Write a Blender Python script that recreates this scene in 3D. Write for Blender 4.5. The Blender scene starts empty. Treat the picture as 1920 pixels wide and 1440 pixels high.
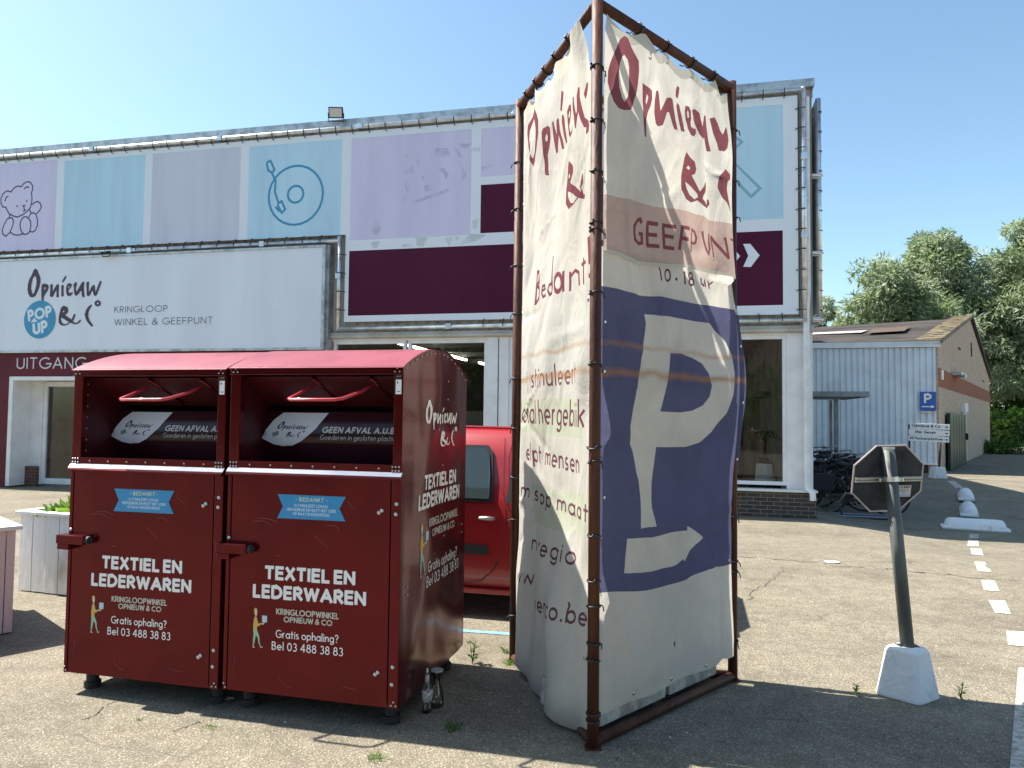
import bpy, bmesh, math, random
import numpy as np
from mathutils import Vector, Matrix, noise
from mathutils.geometry import delaunay_2d_cdt
random.seed(7)
scene = bpy.context.scene
COL = scene.collection
R = math.radians

# ------------------------------------------------------------------ camera
cam = bpy.data.cameras.new('camera')
camo = bpy.data.objects.new('camera', cam)
COL.objects.link(camo)
cam.sensor_width = 36.0
cam.lens = 1370.99 / 1920 * 36.0
cam.clip_start = 0.05
cam.clip_end = 2000
PITCH, ROLL = R(2.519), R(0.650)
_cp, _sp, _cr, _sr = math.cos(PITCH), math.sin(PITCH), math.cos(ROLL), math.sin(ROLL)
_right, _fwd, _up = Vector((1, 0, 0)), Vector((0, _cp, _sp)), Vector((0, -_sp, _cp))
_r2, _u2 = _cr * _right + _sr * _up, -_sr * _right + _cr * _up
camo.matrix_world = Matrix(((_r2.x, _u2.x, -_fwd.x, 0), (_r2.y, _u2.y, -_fwd.y, 0), (_r2.z, _u2.z, -_fwd.z, 1.6), (0, 0, 0, 1)))
scene.camera = camo

# ------------------------------------------------------------------ sky, sun, exposure
SUN_EL, SUN_AZ = R(53.0), Vector((-0.9580, 0.2868))
world = bpy.data.worlds.new('World')
scene.world = world
world.use_nodes = True
wn = world.node_tree
sky = wn.nodes.new('ShaderNodeTexSky')
sky.sky_type = 'NISHITA'
sky.sun_disc = False
sky.sun_elevation = SUN_EL
sky.sun_rotation = math.atan2(SUN_AZ.x, SUN_AZ.y)
sky.altitude = 20
sky.air_density = 1.0
sky.dust_density = 1.1
sky.ozone_density = 1.0
bg = wn.nodes['Background']
bg.inputs['Strength'].default_value = 0.09
hue = wn.nodes.new('ShaderNodeMix')
hue.data_type, hue.blend_type = 'RGBA', 'MULTIPLY'
hue.inputs[0].default_value = 1.0
hue.inputs[7].default_value = (0.945, 1.068, 1.03, 1)
wn.links.new(sky.outputs[0], hue.inputs[6])
wn.links.new(hue.outputs[2], bg.inputs[0])
sun = bpy.data.lights.new('sun', 'SUN')
sun.energy = 5.0
sun.angle = R(0.53)
sun.color = (1.0, 0.945, 0.86)
suno = bpy.data.objects.new('sun', sun)
COL.objects.link(suno)
_d = Vector((-SUN_AZ.x * math.cos(SUN_EL), -SUN_AZ.y * math.cos(SUN_EL), -math.sin(SUN_EL)))
suno.rotation_euler = _d.to_track_quat('-Z', 'Y').to_euler()
suno.location = (-20, 6, 30)
scene.view_settings.view_transform = 'Standard'
scene.view_settings.look = 'None'
scene.view_settings.gamma = 1
scene.view_settings.exposure = 1.34
scene.cycles.max_bounces = 8
scene.cycles.transparent_max_bounces = 12

# ------------------------------------------------------------------ materials
def srgb(r, g, b):
    return tuple(((c / 255 / 12.92) if c / 255 <= 0.04045 else ((c / 255 + 0.055) / 1.055) ** 2.4) for c in (r, g, b))

def N(nt, t, **kw):
    n = nt.nodes.new(t)
    for k, v in kw.items():
        if k in n.inputs: n.inputs[k].default_value = v
        else: setattr(n, k, v)
    return n

def mat(name, col, rough=0.6, metal=0.0, var=0.0, scale=8.0, col2=None, bump=0.0, bscale=60.0, coat=0.0, spec=0.5, stretch=None, blotch=(0.42, 0.62)):
    m = bpy.data.materials.new(name)
    m.use_nodes = True
    nt = m.node_tree
    b = nt.nodes['Principled BSDF']
    b.inputs['Roughness'].default_value = rough
    b.inputs['Metallic'].default_value = metal
    b.inputs['Specular IOR Level'].default_value = spec
    if coat:
        b.inputs['Coat Weight'].default_value = coat
        b.inputs['Coat Roughness'].default_value = 0.06
    b.inputs['Base Color'].default_value = (*col, 1)
    if var or bump or col2:
        tc = N(nt, 'ShaderNodeTexCoord')
        mp = N(nt, 'ShaderNodeMapping')
        nt.links.new(tc.outputs['Object'], mp.inputs[0])
        if stretch: mp.inputs['Scale'].default_value = stretch
    if var or col2:
        nz = N(nt, 'ShaderNodeTexNoise', Scale=scale, Detail=6.0, Roughness=0.6)
        nt.links.new(mp.outputs[0], nz.inputs['Vector'])
        rp = N(nt, 'ShaderNodeValToRGB')
        c2 = col2 or tuple(max(0, c * (1 - var)) for c in col)
        c1 = col if col2 else tuple(min(1, c * (1 + var)) for c in col)
        rp.color_ramp.elements[0].position = blotch[0]
        rp.color_ramp.elements[1].position = blotch[1]
        rp.color_ramp.elements[0].color = (*c1, 1)
        rp.color_ramp.elements[1].color = (*c2, 1)
        nt.links.new(nz.outputs[0], rp.inputs[0])
        nt.links.new(rp.outputs[0], b.inputs['Base Color'])
    if bump:
        n2 = N(nt, 'ShaderNodeTexNoise', Scale=bscale, Detail=3.0)
        nt.links.new(mp.outputs[0], n2.inputs['Vector'])
        bp = N(nt, 'ShaderNodeBump', Strength=bump, Distance=0.02)
        nt.links.new(n2.outputs[0], bp.inputs['Height'])
        nt.links.new(bp.outputs[0], b.inputs['Normal'])
    return m

def leaf_mat(name, col, tr=.38):
    m = bpy.data.materials.new(name); m.use_nodes = True
    nt = m.node_tree; out = nt.nodes['Material Output']; b = nt.nodes['Principled BSDF']
    b.inputs['Base Color'].default_value = (*col, 1); b.inputs['Roughness'].default_value = .55; b.inputs['Specular IOR Level'].default_value = .3
    t = N(nt, 'ShaderNodeBsdfTranslucent'); t.inputs[0].default_value = (col[0] * 1.1, col[1] * 1.15, col[2] * .8, 1)
    x = N(nt, 'ShaderNodeMixShader'); x.inputs[0].default_value = tr
    nt.links.new(b.outputs[0], x.inputs[1]); nt.links.new(t.outputs[0], x.inputs[2]); nt.links.new(x.outputs[0], out.inputs[0])
    return m

def emis(name, col, s):
    m = bpy.data.materials.new(name); m.use_nodes = True
    b = m.node_tree.nodes['Principled BSDF']
    b.inputs['Emission Color'].default_value = (*col, 1)
    b.inputs['Emission Strength'].default_value = s
    return m

def glass(name, tint=(0.75, 0.8, 0.78), refl=1.6):
    m = bpy.data.materials.new(name); m.use_nodes = True
    nt = m.node_tree
    out = nt.nodes['Material Output']
    nt.nodes.remove(nt.nodes['Principled BSDF'])
    t = N(nt, 'ShaderNodeBsdfTransparent'); t.inputs[0].default_value = (*tint, 1)
    g = N(nt, 'ShaderNodeBsdfGlossy', Roughness=0.015); g.inputs[0].default_value = (1, 1, 1, 1)
    f = N(nt, 'ShaderNodeFresnel', IOR=1.45)
    mu = N(nt, 'ShaderNodeMath', operation='MULTIPLY'); mu.inputs[1].default_value = refl
    mu.use_clamp = True
    mx = N(nt, 'ShaderNodeMixShader')
    nt.links.new(f.outputs[0], mu.inputs[0]); nt.links.new(mu.outputs[0], mx.inputs[0])
    nt.links.new(t.outputs[0], mx.inputs[1]); nt.links.new(g.outputs[0], mx.inputs[2])
    nt.links.new(mx.outputs[0], out.inputs[0])
    return m

def brick_mat(name, c1, c2, mortar, bw=0.21, rh=0.065, ms=0.012, axes='XZ', rough=0.85):
    m = bpy.data.materials.new(name); m.use_nodes = True
    nt = m.node_tree; b = nt.nodes['Principled BSDF']; b.inputs['Roughness'].default_value = rough
    tc = N(nt, 'ShaderNodeTexCoord'); sx = N(nt, 'ShaderNodeSeparateXYZ'); cx = N(nt, 'ShaderNodeCombineXYZ')
    nt.links.new(tc.outputs['Object'], sx.inputs[0])
    nt.links.new(sx.outputs[axes[0]], cx.inputs[0]); nt.links.new(sx.outputs[axes[1]], cx.inputs[1])
    br = N(nt, 'ShaderNodeTexBrick', Scale=1.0)
    br.inputs['Brick Width'].default_value = bw; br.inputs['Row Height'].default_value = rh
    br.inputs['Mortar Size'].default_value = ms / 2; br.inputs['Mortar Smooth'].default_value = 0.1
    br.inputs['Color1'].default_value = (*c1, 1); br.inputs['Color2'].default_value = (*c2, 1); br.inputs['Mortar'].default_value = (*mortar, 1)
    nt.links.new(cx.outputs[0], br.inputs['Vector'])
    nz = N(nt, 'ShaderNodeTexNoise', Scale=3.0, Detail=5.0)
    nt.links.new(tc.outputs['Object'], nz.inputs['Vector'])
    mx = N(nt, 'ShaderNodeMix', data_type='RGBA', blend_type='MULTIPLY'); mx.inputs[0].default_value = 0.5
    rp = N(nt, 'ShaderNodeValToRGB'); rp.color_ramp.elements[0].color = (0.6, 0.6, 0.6, 1); rp.color_ramp.elements[0].position = 0.3; rp.color_ramp.elements[1].color = (1.15, 1.1, 1.05, 1); rp.color_ramp.elements[1].position = 0.7
    nt.links.new(nz.outputs[0], rp.inputs[0])
    nt.links.new(br.outputs[0], mx.inputs[6]); nt.links.new(rp.outputs[0], mx.inputs[7])
    nt.links.new(mx.outputs[2], b.inputs['Base Color'])
    bp = N(nt, 'ShaderNodeBump', Strength=0.6, Distance=0.01); bp.invert = True
    nt.links.new(br.outputs['Fac'], bp.inputs['Height']); nt.links.new(bp.outputs[0], b.inputs['Normal'])
    return m

def cloth_mat(name, col, trans=0.42, stain=True, seethru=0.0):
    m = bpy.data.materials.new(name); m.use_nodes = True
    nt = m.node_tree; out = nt.nodes['Material Output']; nt.nodes.remove(nt.nodes['Principled BSDF'])
    tc = N(nt, 'ShaderNodeTexCoord'); sx = N(nt, 'ShaderNodeSeparateXYZ')
    nt.links.new(tc.outputs['Object'], sx.inputs[0])
    nz = N(nt, 'ShaderNodeTexNoise', Scale=2.2, Detail=7.0, Roughness=0.65)
    nt.links.new(tc.outputs['Object'], nz.inputs['Vector'])
    # grime: mottled, and rising damp dirt at the hem
    rp = N(nt, 'ShaderNodeValToRGB')
    rp.color_ramp.elements[0].position = 0.35; rp.color_ramp.elements[0].color = (*[c * 0.86 for c in col], 1)
    rp.color_ramp.elements[1].position = 0.6; rp.color_ramp.elements[1].color = (*col, 1)
    nt.links.new(nz.outputs[0], rp.inputs[0])
    cur = rp.outputs[0]
    if stain:
        for z0, w, amt in ((1.835, 0.03, 1.15), (1.975, 0.022, .8), (0.02, 0.13, 0.8)):
            a = N(nt, 'ShaderNodeMath', operation='SUBTRACT'); nt.links.new(sx.outputs[2], a.inputs[0]); a.inputs[1].default_value = z0
            nn = N(nt, 'ShaderNodeTexNoise', Scale=5.0, Detail=5.0); nt.links.new(tc.outputs['Object'], nn.inputs['Vector'])
            s = N(nt, 'ShaderNodeMath', operation='MULTIPLY_ADD'); nt.links.new(nn.outputs[0], s.inputs[0]); s.inputs[1].default_value = 0.07; s.inputs[2].default_value = -0.035
            ad = N(nt, 'ShaderNodeMath', operation='ADD'); nt.links.new(a.outputs[0], ad.inputs[0]); nt.links.new(s.outputs[0], ad.inputs[1])
            ab = N(nt, 'ShaderNodeMath', operation='ABSOLUTE'); nt.links.new(ad.outputs[0], ab.inputs[0])
            mr = N(nt, 'ShaderNodeMapRange'); mr.inputs[1].default_value = 0; mr.inputs[2].default_value = w; mr.inputs[3].default_value = amt; mr.inputs[4].default_value = 0
            nt.links.new(ab.outputs[0], mr.inputs[0])
            m2 = N(nt, 'ShaderNodeMath', operation='MULTIPLY'); nt.links.new(mr.outputs[0], m2.inputs[0]); nt.links.new(nz.outputs[0], m2.inputs[1])
            mx = N(nt, 'ShaderNodeMix', data_type='RGBA')
            nt.links.new(m2.outputs[0], mx.inputs[0]); nt.links.new(cur, mx.inputs[6])
            mx.inputs[7].default_value = (0.42, 0.19, 0.06, 1) if z0 > 0.5 else (0.16, 0.14, 0.11, 1)
            cur = mx.outputs[2]
    d = N(nt, 'ShaderNodeBsdfDiffuse'); t = N(nt, 'ShaderNodeBsdfTranslucent')
    nt.links.new(cur, d.inputs[0]); nt.links.new(cur, t.inputs[0])
    mpc = N(nt, 'ShaderNodeMapping'); mpc.inputs['Scale'].default_value = (1, 1, .45); nt.links.new(tc.outputs['Object'], mpc.inputs[0])
    n2 = N(nt, 'ShaderNodeTexNoise', Scale=5.5, Detail=5.0, Roughness=.55, Distortion=.8); nt.links.new(mpc.outputs[0], n2.inputs['Vector'])
    bp = N(nt, 'ShaderNodeBump', Strength=0.6, Distance=0.035); nt.links.new(n2.outputs[0], bp.inputs['Height'])
    nt.links.new(bp.outputs[0], d.inputs['Normal']); nt.links.new(bp.outputs[0], t.inputs['Normal'])
    mx = N(nt, 'ShaderNodeMixShader'); mx.inputs[0].default_value = trans
    nt.links.new(d.outputs[0], mx.inputs[1]); nt.links.new(t.outputs[0], mx.inputs[2])
    fin = mx.outputs[0]
    if seethru:
        tr = N(nt, 'ShaderNodeBsdfTransparent'); m3 = N(nt, 'ShaderNodeMixShader'); m3.inputs[0].default_value = seethru
        nt.links.new(fin, m3.inputs[1]); nt.links.new(tr.outputs[0], m3.inputs[2]); fin = m3.outputs[0]
    nt.links.new(fin, out.inputs[0])
    return m

# ------------------------------------------------------------------ object helpers
def tag(o, label=None, cat=None, group=None, kind=None):
    if label: o['label'] = label
    if cat: o['category'] = cat
    if group: o['group'] = group
    if kind: o['kind'] = kind
    return o

def thing(name, label, cat, loc=(0, 0, 0), rz=0.0, group=None):
    o = bpy.data.objects.new(name, None)
    o.empty_display_size = 0.2
    COL.objects.link(o)
    o.location = loc
    o.rotation_euler = (0, 0, rz)
    return tag(o, label, cat, group)

def copy_tree(o, parent=None):
    c = o.copy(); COL.objects.link(c)
    if parent: c.parent = parent
    for ch in list(o.children): copy_tree(ch, c)
    return c

class MB:
    def __init__(s): s.v, s.f, s.m = [], [], []
    def add(s, vs, fs, mi=0):
        n = len(s.v); s.v += [tuple(q) for q in vs]
        for f in fs: s.f.append([n + i for i in f]); s.m.append(mi)
        return s
    def box(s, x0, x1, y0, y1, z0, z1, mi=0, M=None):
        vs = [Vector(q) for q in ((x0, y0, z0), (x1, y0, z0), (x1, y1, z0), (x0, y1, z0), (x0, y0, z1), (x1, y0, z1), (x1, y1, z1), (x0, y1, z1))]
        if M: vs = [M @ q for q in vs]
        return s.add(vs, [(3, 2, 1, 0), (4, 5, 6, 7), (0, 1, 5, 4), (1, 2, 6, 5), (2, 3, 7, 6), (3, 0, 4, 7)], mi)
    def prism(s, poly, axis, a, b, mi=0, M=None):
        # poly in the two other axes, extruded from a to b
        def P(q, t):
            p = Vector((t, q[0], q[1]) if axis == 'x' else (q[0], t, q[1]) if axis == 'y' else (q[0], q[1], t))
            return M @ p if M else p
        n = len(poly)
        vs = [P(q, a) for q in poly] + [P(q, b) for q in poly]
        fs = [list(range(n))[::-1], list(range(n, 2 * n))] + [(i, (i + 1) % n, n + (i + 1) % n, n + i) for i in range(n)]
        return s.add(vs, fs, mi)
    def tube(s, pts, r, n=8, closed=False, mi=0, caps=True):
        pts = [Vector(p) for p in pts]; k = len(pts); base = len(s.v); prev = None
        rr = r if isinstance(r, (list, tuple)) else [r] * k
        for i, p in enumerate(pts):
            a = pts[i - 1] if (i > 0 or closed) else p
            b = pts[(i + 1) % k] if (i < k - 1 or closed) else p
            t = (b - a)
            t = t.normalized() if t.length > 1e-9 else Vector((0, 0, 1))
            if prev is None:
                u = t.cross(Vector((0, 0, 1)) if abs(t.z) < 0.9 else Vector((1, 0, 0))).normalized()
            else:
                u = (prev - t * prev.dot(t)).normalized()
            prev = u; w = t.cross(u)
            for j in range(n):
                a_ = 2 * math.pi * j / n
                s.v.append(tuple(p + rr[i] * (math.cos(a_) * u + math.sin(a_) * w)))
        for i in range(k if closed else k - 1):
            i2 = (i + 1) % k
            for j in range(n):
                s.f.append([base + i * n + j, base + i * n + (j + 1) % n, base + i2 * n + (j + 1) % n, base + i2 * n + j]); s.m.append(mi)
        if caps and not closed:
            s.f.append([base + j for j in range(n)][::-1]); s.m.append(mi)
            s.f.append([base + (k - 1) * n + j for j in range(n)]); s.m.append(mi)
        return s
    def lathe(s, prof, n=16, c=(0, 0, 0), mi=0):
        b = len(s.v)
        for r, z in prof:
            for j in range(n):
                a = 2 * math.pi * j / n
                s.v.append((c[0] + r * math.cos(a), c[1] + r * math.sin(a), c[2] + z))
        for i in range(len(prof) - 1):
            for j in range(n):
                s.f.append([b + i * n + j, b + i * n + (j + 1) % n, b + (i + 1) * n + (j + 1) % n, b + (i + 1) * n + j]); s.m.append(mi)
        s.f.append([b + j for j in range(n)][::-1]); s.m.append(mi)
        s.f.append([b + (len(prof) - 1) * n + j for j in range(n)]); s.m.append(mi)
        return s
    def grid(s, fn, nu, nv, mi=0):
        b = len(s.v)
        for i in range(nu + 1):
            for j in range(nv + 1): s.v.append(tuple(fn(i / nu, j / nv)))
        for i in range(nu):
            for j in range(nv):
                q = b + i * (nv + 1) + j
                s.f.append([q, q + nv + 1, q + nv + 2, q + 1]); s.m.append(mi)
        return s
    def build(s, name, mats, parent=None, smooth=False, bevel=0.0, seg=2, loc=None, auto=None):
        me = bpy.data.meshes.new(name)
        me.from_pydata(s.v, [], s.f)
        for m in (mats if isinstance(mats, (list, tuple)) else [mats]): me.materials.append(m)
        me.polygons.foreach_set('material_index', s.m)
        if smooth: me.polygons.foreach_set('use_smooth', [True] * len(s.f))
        me.update()
        o = bpy.data.objects.new(name, me); COL.objects.link(o)
        if parent: o.parent = parent
        if loc: o.location = loc
        if auto is not None:
            me.polygons.foreach_set('use_smooth', [True] * len(s.f))
            bm = bmesh.new(); bm.from_mesh(me)
            for e in bm.edges:
                if len(e.link_faces) == 2 and e.calc_face_angle(0) > auto: e.smooth = False
            bm.to_mesh(me); bm.free()
        if bevel:
            md = o.modifiers.new('bevel', 'BEVEL'); md.width = bevel; md.segments = seg; md.limit_method = 'ANGLE'; md.angle_limit = R(40)
            md.harden_normals = False
        return o

def share(o, name, parent, loc=None, rot=None, scale=None):
    c = o.copy(); COL.objects.link(c); c.name = name; c.parent = parent
    if loc is not None: c.location = loc
    if rot is not None: c.rotation_euler = rot
    if scale is not None: c.scale = scale
    return c

# ------------------------------------------------------------------ writing: a drawn alphabet of strokes
def A(cx, cy, rx, ry, a0, a1, n=None):
    n = n or max(3, int(abs(a1 - a0) / 22))
    return [(cx + rx * math.cos(R(a0 + (a1 - a0) * i / n)), cy + ry * math.sin(R(a0 + (a1 - a0) * i / n))) for i in range(n + 1)]
def dot(x, y, d=0.01): return [(x - d, y), (x + d, y)]
G_ = {
 'A': (.7, [[(0, 0), (.35, 1)], [(.35, 1), (.7, 0)], [(.13, .32), (.57, .32)]]),
 'B': (.5, [[(0, 0), (0, 1)], [(0, 1), (.22, 1)] + A(.22, .765, .22, .235, 90, -90) + [(0, .53)], [(0, .53), (.24, .53)] + A(.24, .265, .26, .265, 90, -90) + [(0, 0)]]),
 'C': (.72, [A(.46, .5, .46, .5, 52, 308)]),
 'D': (.64, [[(0, 0), (0, 1)], [(0, 1), (.2, 1)] + A(.2, .5, .44, .5, 90, -90) + [(0, 0)]]),
 'E': (.44, [[(0, 0), (0, 1)], [(0, 1), (.44, 1)], [(0, .52), (.4, .52)], [(0, 0), (.44, 0)]]),
 'F': (.42, [[(0, 0), (0, 1)], [(0, 1), (.42, 1)], [(0, .5), (.38, .5)]]),
 'G': (.86, [A(.47, .5, .47, .5, 48, 352) + [(.94, .44)], [(.55, .44), (.94, .44)]]),
 'H': (.6, [[(0, 0), (0, 1)], [(.6, 0), (.6, 1)], [(0, .52), (.6, .52)]]),
 'I': (.02, [[(.01, 0), (.01, 1)]]),
 'J': (.3, [[(.3, 1), (.3, .2)] + A(.12, .2, .18, .2, 0, -120)]),
 'K': (.54, [[(0, 0), (0, 1)], [(.5, 1), (.03, .48)], [(.16, .6), (.54, 0)]]),
 'L': (.4, [[(0, 1), (0, 0)], [(0, 0), (.4, 0)]]),
 'M': (.84, [[(0, 0), (.09, 1)], [(.09, 1), (.42, .2)], [(.42, .2), (.75, 1)], [(.75, 1), (.84, 0)]]),
 'N': (.6, [[(0, 0), (0, 1)], [(0, 1), (.6, 0)], [(.6, 0), (.6, 1)]]),
 'O': (.94, [A(.47, .5, .47, .5, 0, 360)]),
 'P': (.48, [[(0, 0), (0, 1)], [(0, 1), (.22, 1)] + A(.22, .725, .26, .275, 90, -90) + [(0, .45)]]),
 'R': (.5, [[(0, 0), (0, 1)], [(0, 1), (.22, 1)] + A(.22, .735, .25, .265, 90, -90) + [(0, .47)], [(.2, .47), (.5, 0)]]),
 'S': (.48, [A(.25, .75, .21, .25, 30, 270) + A(.24, .25, .24, .25, 90, -150)[1:]]),
 'T': (.52, [[(0, 1), (.52, 1)], [(.26, 1), (.26, 0)]]),
 'U': (.56, [[(0, 1), (0, .29)] + A(.28, .29, .28, .29, 180, 360) + [(.56, 1)]]),
 'V': (.62, [[(0, 1), (.31, 0)], [(.31, 0), (.62, 1)]]),
 'W': (.92, [[(0, 1), (.22, 0)], [(.22, 0), (.46, .95)], [(.46, .95), (.7, 0)], [(.7, 0), (.92, 1)]]),
 'X': (.56, [[(0, 0), (.53, 1)], [(.03, 1), (.56, 0)]]),
 'Z': (.5, [[(0, 1), (.5, 1)], [(.5, 1), (0, 0)], [(0, 0), (.5, 0)]]),
 '&': (.7, [[(.68, 0), (.2, .62)] + A(.32, .8, .17, .2, 210, -50), [(.42, .64), (.12, .42)] + A(.26, .25, .26, .25, 130, 320) + [(.66, .46)]]),
 '0': (.54, [A(.27, .5, .27, .5, 0, 360)]),
 '1': (.2, [[(0, .84), (.2, 1)], [(.2, 1), (.2, 0)]]),
 '3': (.48, [A(.24, .76, .2, .24, 150, -90), A(.22, .27, .26, .27, 85, -145)]),
 '4': (.6, [[(.44, 0), (.44, 1)], [(.44, 1), (0, .3)], [(0, .3), (.6, .3)]]),
 '8': (.52, [A(.26, .77, .2, .23, 0, 360), A(.26, .27, .26, .27, 0, 360)]),
 'a': (.56, [A(.28, .31, .28, .31, 0, 360), [(.56, .62), (.56, 0)]]),
 'b': (.56, [[(0, 1.05), (0, 0)], A(.28, .31, .28, .31, 0, 360)]),
 'c': (.44, [A(.28, .31, .28, .31, 50, 310)]),
 'd': (.56, [[(.56, 1.05), (.56, 0)], A(.28, .31, .28, .31, 0, 360)]),
 'e': (.56, [[(0, .31), (.56, .31)] , A(.28, .31, .28, .31, 0, 315)]),
 'f': (.3, [[(.1, 0), (.1, .82)] + A(.26, .84, .16, .18, 180, 70), [(0, .6), (.28, .6)]]),
 'g': (.56, [A(.28, .31, .28, .31, 0, 360), [(.56, .62), (.56, -.06)] + A(.28, -.06, .28, .24, 0, -150)]),
 'h': (.46, [[(0, 1.05), (0, 0)], [(0, .36)] + A(.23, .36, .23, .26, 180, 0) + [(.46, 0)]]),
 'i': (.04, [[(.02, 0), (.02, .62)], [(.02, .84), (.02, .9)]]),
 'j': (.04, [[(.02, -.25), (.02, .62)], [(.02, .84), (.02, .9)]]),
 'k': (.42, [[(0, 0), (0, 1.05)], [(.38, .62), (.02, .28)], [(.12, .38), (.42, 0)]]),
 'l': (.04, [[(.02, 0), (.02, 1.05)]]),
 'm': (.74, [[(0, .62), (0, 0)], [(0, .4)] + A(.185, .4, .185, .22, 180, 0) + [(.37, 0)], [(.37, .4)] + A(.555, .4, .185, .22, 180, 0) + [(.74, 0)]]),
 'n': (.46, [[(0, .62), (0, 0)], [(0, .36)] + A(.23, .36, .23, .26, 180, 0) + [(.46, 0)]]),
 'o': (.58, [A(.29, .31, .29, .31, 0, 360)]),
 'p': (.56, [[(0, .62), (0, -.3)], A(.28, .31, .28, .31, 0, 360)]),
 'r': (.26, [[(0, .62), (0, 0)], [(0, .34)] + A(.2, .38, .2, .24, 180, 75)]),
 's': (.34, [A(.17, .46, .15, .16, 40, 270) + A(.16, .15, .17, .15, 90, -150)[1:]]),
 't': (.3, [[(.13, 0), (.13, .92)], [(0, .62), (.3, .62)]]),
 'u': (.46, [[(0, .62), (0, .25)] + A(.22, .24, .22, .24, 180, 340), [(.46, .62), (.46, 0)]]),
 'v': (.44, [[(0, .62), (.22, 0)], [(.22, 0), (.44, .62)]]),
 'w': (.7, [[(0, .62), (.18, 0)], [(.18, 0), (.35, .58)], [(.35, .58), (.52, 0)], [(.52, 0), (.7, .62)]]),
 'z': (.4, [[(0, .62), (.4, .62)], [(.4, .62), (0, 0)], [(0, 0), (.4, 0)]]),
 '.': (.06, [dot(.03, .03, .03)]), '-': (.24, [[(0, .36), (.24, .36)]]), '?': (.44, [A(.22, .77, .22, .23, 170, -70) + [(.24, .44), (.24, .3)], dot(.24, .04, .03)]),
 '>': (.6, [[(0, .5), (.6, .5)], [(.36, .74), (.6, .5)], [(.6, .5), (.36, .26)]]), '*': (.2, [dot(.1, .5, .08)]),
}

def stroke(pts, w, ext=0.0):
    """a stroke of width w as a list of quads; sharp corners break it"""
    pts = [Vector((p[0], p[1])) for p in pts]
    out = []; n = len(pts)
    closed = (pts[0] - pts[-1]).length < 1e-5 and n > 3
    dirs = [(pts[i + 1] - pts[i]).normalized() for i in range(n - 1)]
    def nrm(d): return Vector((-d.y, d.x))
    L, Rr = [], []
    for i in range(n):
        if 0 < i < n - 1 or closed:
            d0 = dirs[i - 1] if i > 0 else dirs[-1]
            d1 = dirs[i] if i < n - 1 else dirs[0]
            m = nrm(d0) + nrm(d1)
            m = m.normalized() if m.length > 1e-6 else nrm(d0)
            k = min(1.6, 1 / max(0.3, m.dot(nrm(d0))))
            off = m * (w / 2 * k); p = pts[i]
        else:
            d = dirs[0] if i == 0 else dirs[-1]
            off = nrm(d) * (w / 2); p = pts[i] + (d * (-ext if i == 0 else ext))
        L.append(p + off); Rr.append(p - off)
    for i in range(n - 1):
        out.append([tuple(L[i]), tuple(L[i + 1]), tuple(Rr[i + 1]), tuple(Rr[i])])
    return out

def text(s, x0, x1, z0, cap, w=0.1, shear=0.0, gap=0.17, space=0.34, z1=None, mid=False):
    """polygons for a line of writing that fills x0..x1 with its base line at z0 (rising to z1)"""
    adv = 0.0; items = []
    g = gap + w * 0.9
    for ch in s:
        if ch == ' ': adv += space; continue
        wd, st = G_[ch]; items.append((adv, st)); adv += wd + g
    tot = adv - g + w
    sx = (x1 - x0) / tot
    z1 = z0 if z1 is None else z1
    polys = []
    for a, st in items:
        for q in st:
            pts = []
            for (px, py) in q:
                yy = w / 2 + py * (1 - w)
                X = a + px + w / 2 + shear * yy / (sx / cap)
                pts.append((X * sx / cap, yy))
            for quad in stroke(pts, w * min(1.0, (0.55 + 0.45 * sx / cap)), ext=w * 0.35 if len(pts) == 2 else 0.0):
                polys.append([(x0 + X * cap, z0 + (z1 - z0) * (X * cap) / (x1 - x0) + Y * cap) for X, Y in quad])
    return polys

def logo(x0, z0, width, hsc=1.0, shear=0.0, keys=None):
    P, H = [], []
    for k, pts in D_LOGO.items():
        q = [(x0 + width * (a + shear * b), z0 + width * hsc * b) for a, b in pts]
        if keys and k.strip('-')[0] not in keys: continue
        (H if k[0] == '-' else P).append(q)
    return P, H

def inpoly(cx, cy, poly):
    x = np.array([p[0] for p in poly]); y = np.array([p[1] for p in poly])
    m = (cx >= x.min()) & (cx <= x.max()) & (cy >= y.min()) & (cy <= y.max())
    res = np.zeros(len(cx), bool)
    if not m.any(): return res
    px, py = cx[m], cy[m]; r = np.zeros(len(px), bool)
    j = len(x) - 1
    for i in range(len(x)):
        c = (y[i] > py) != (y[j] > py)
        with np.errstate(divide='ignore', invalid='ignore'):
            r ^= c & (px < (x[j] - x[i]) * (py - y[i]) / (y[j] - y[i] + 1e-30) + x[i])
        j = i
    res[m] = r
    return res

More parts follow.
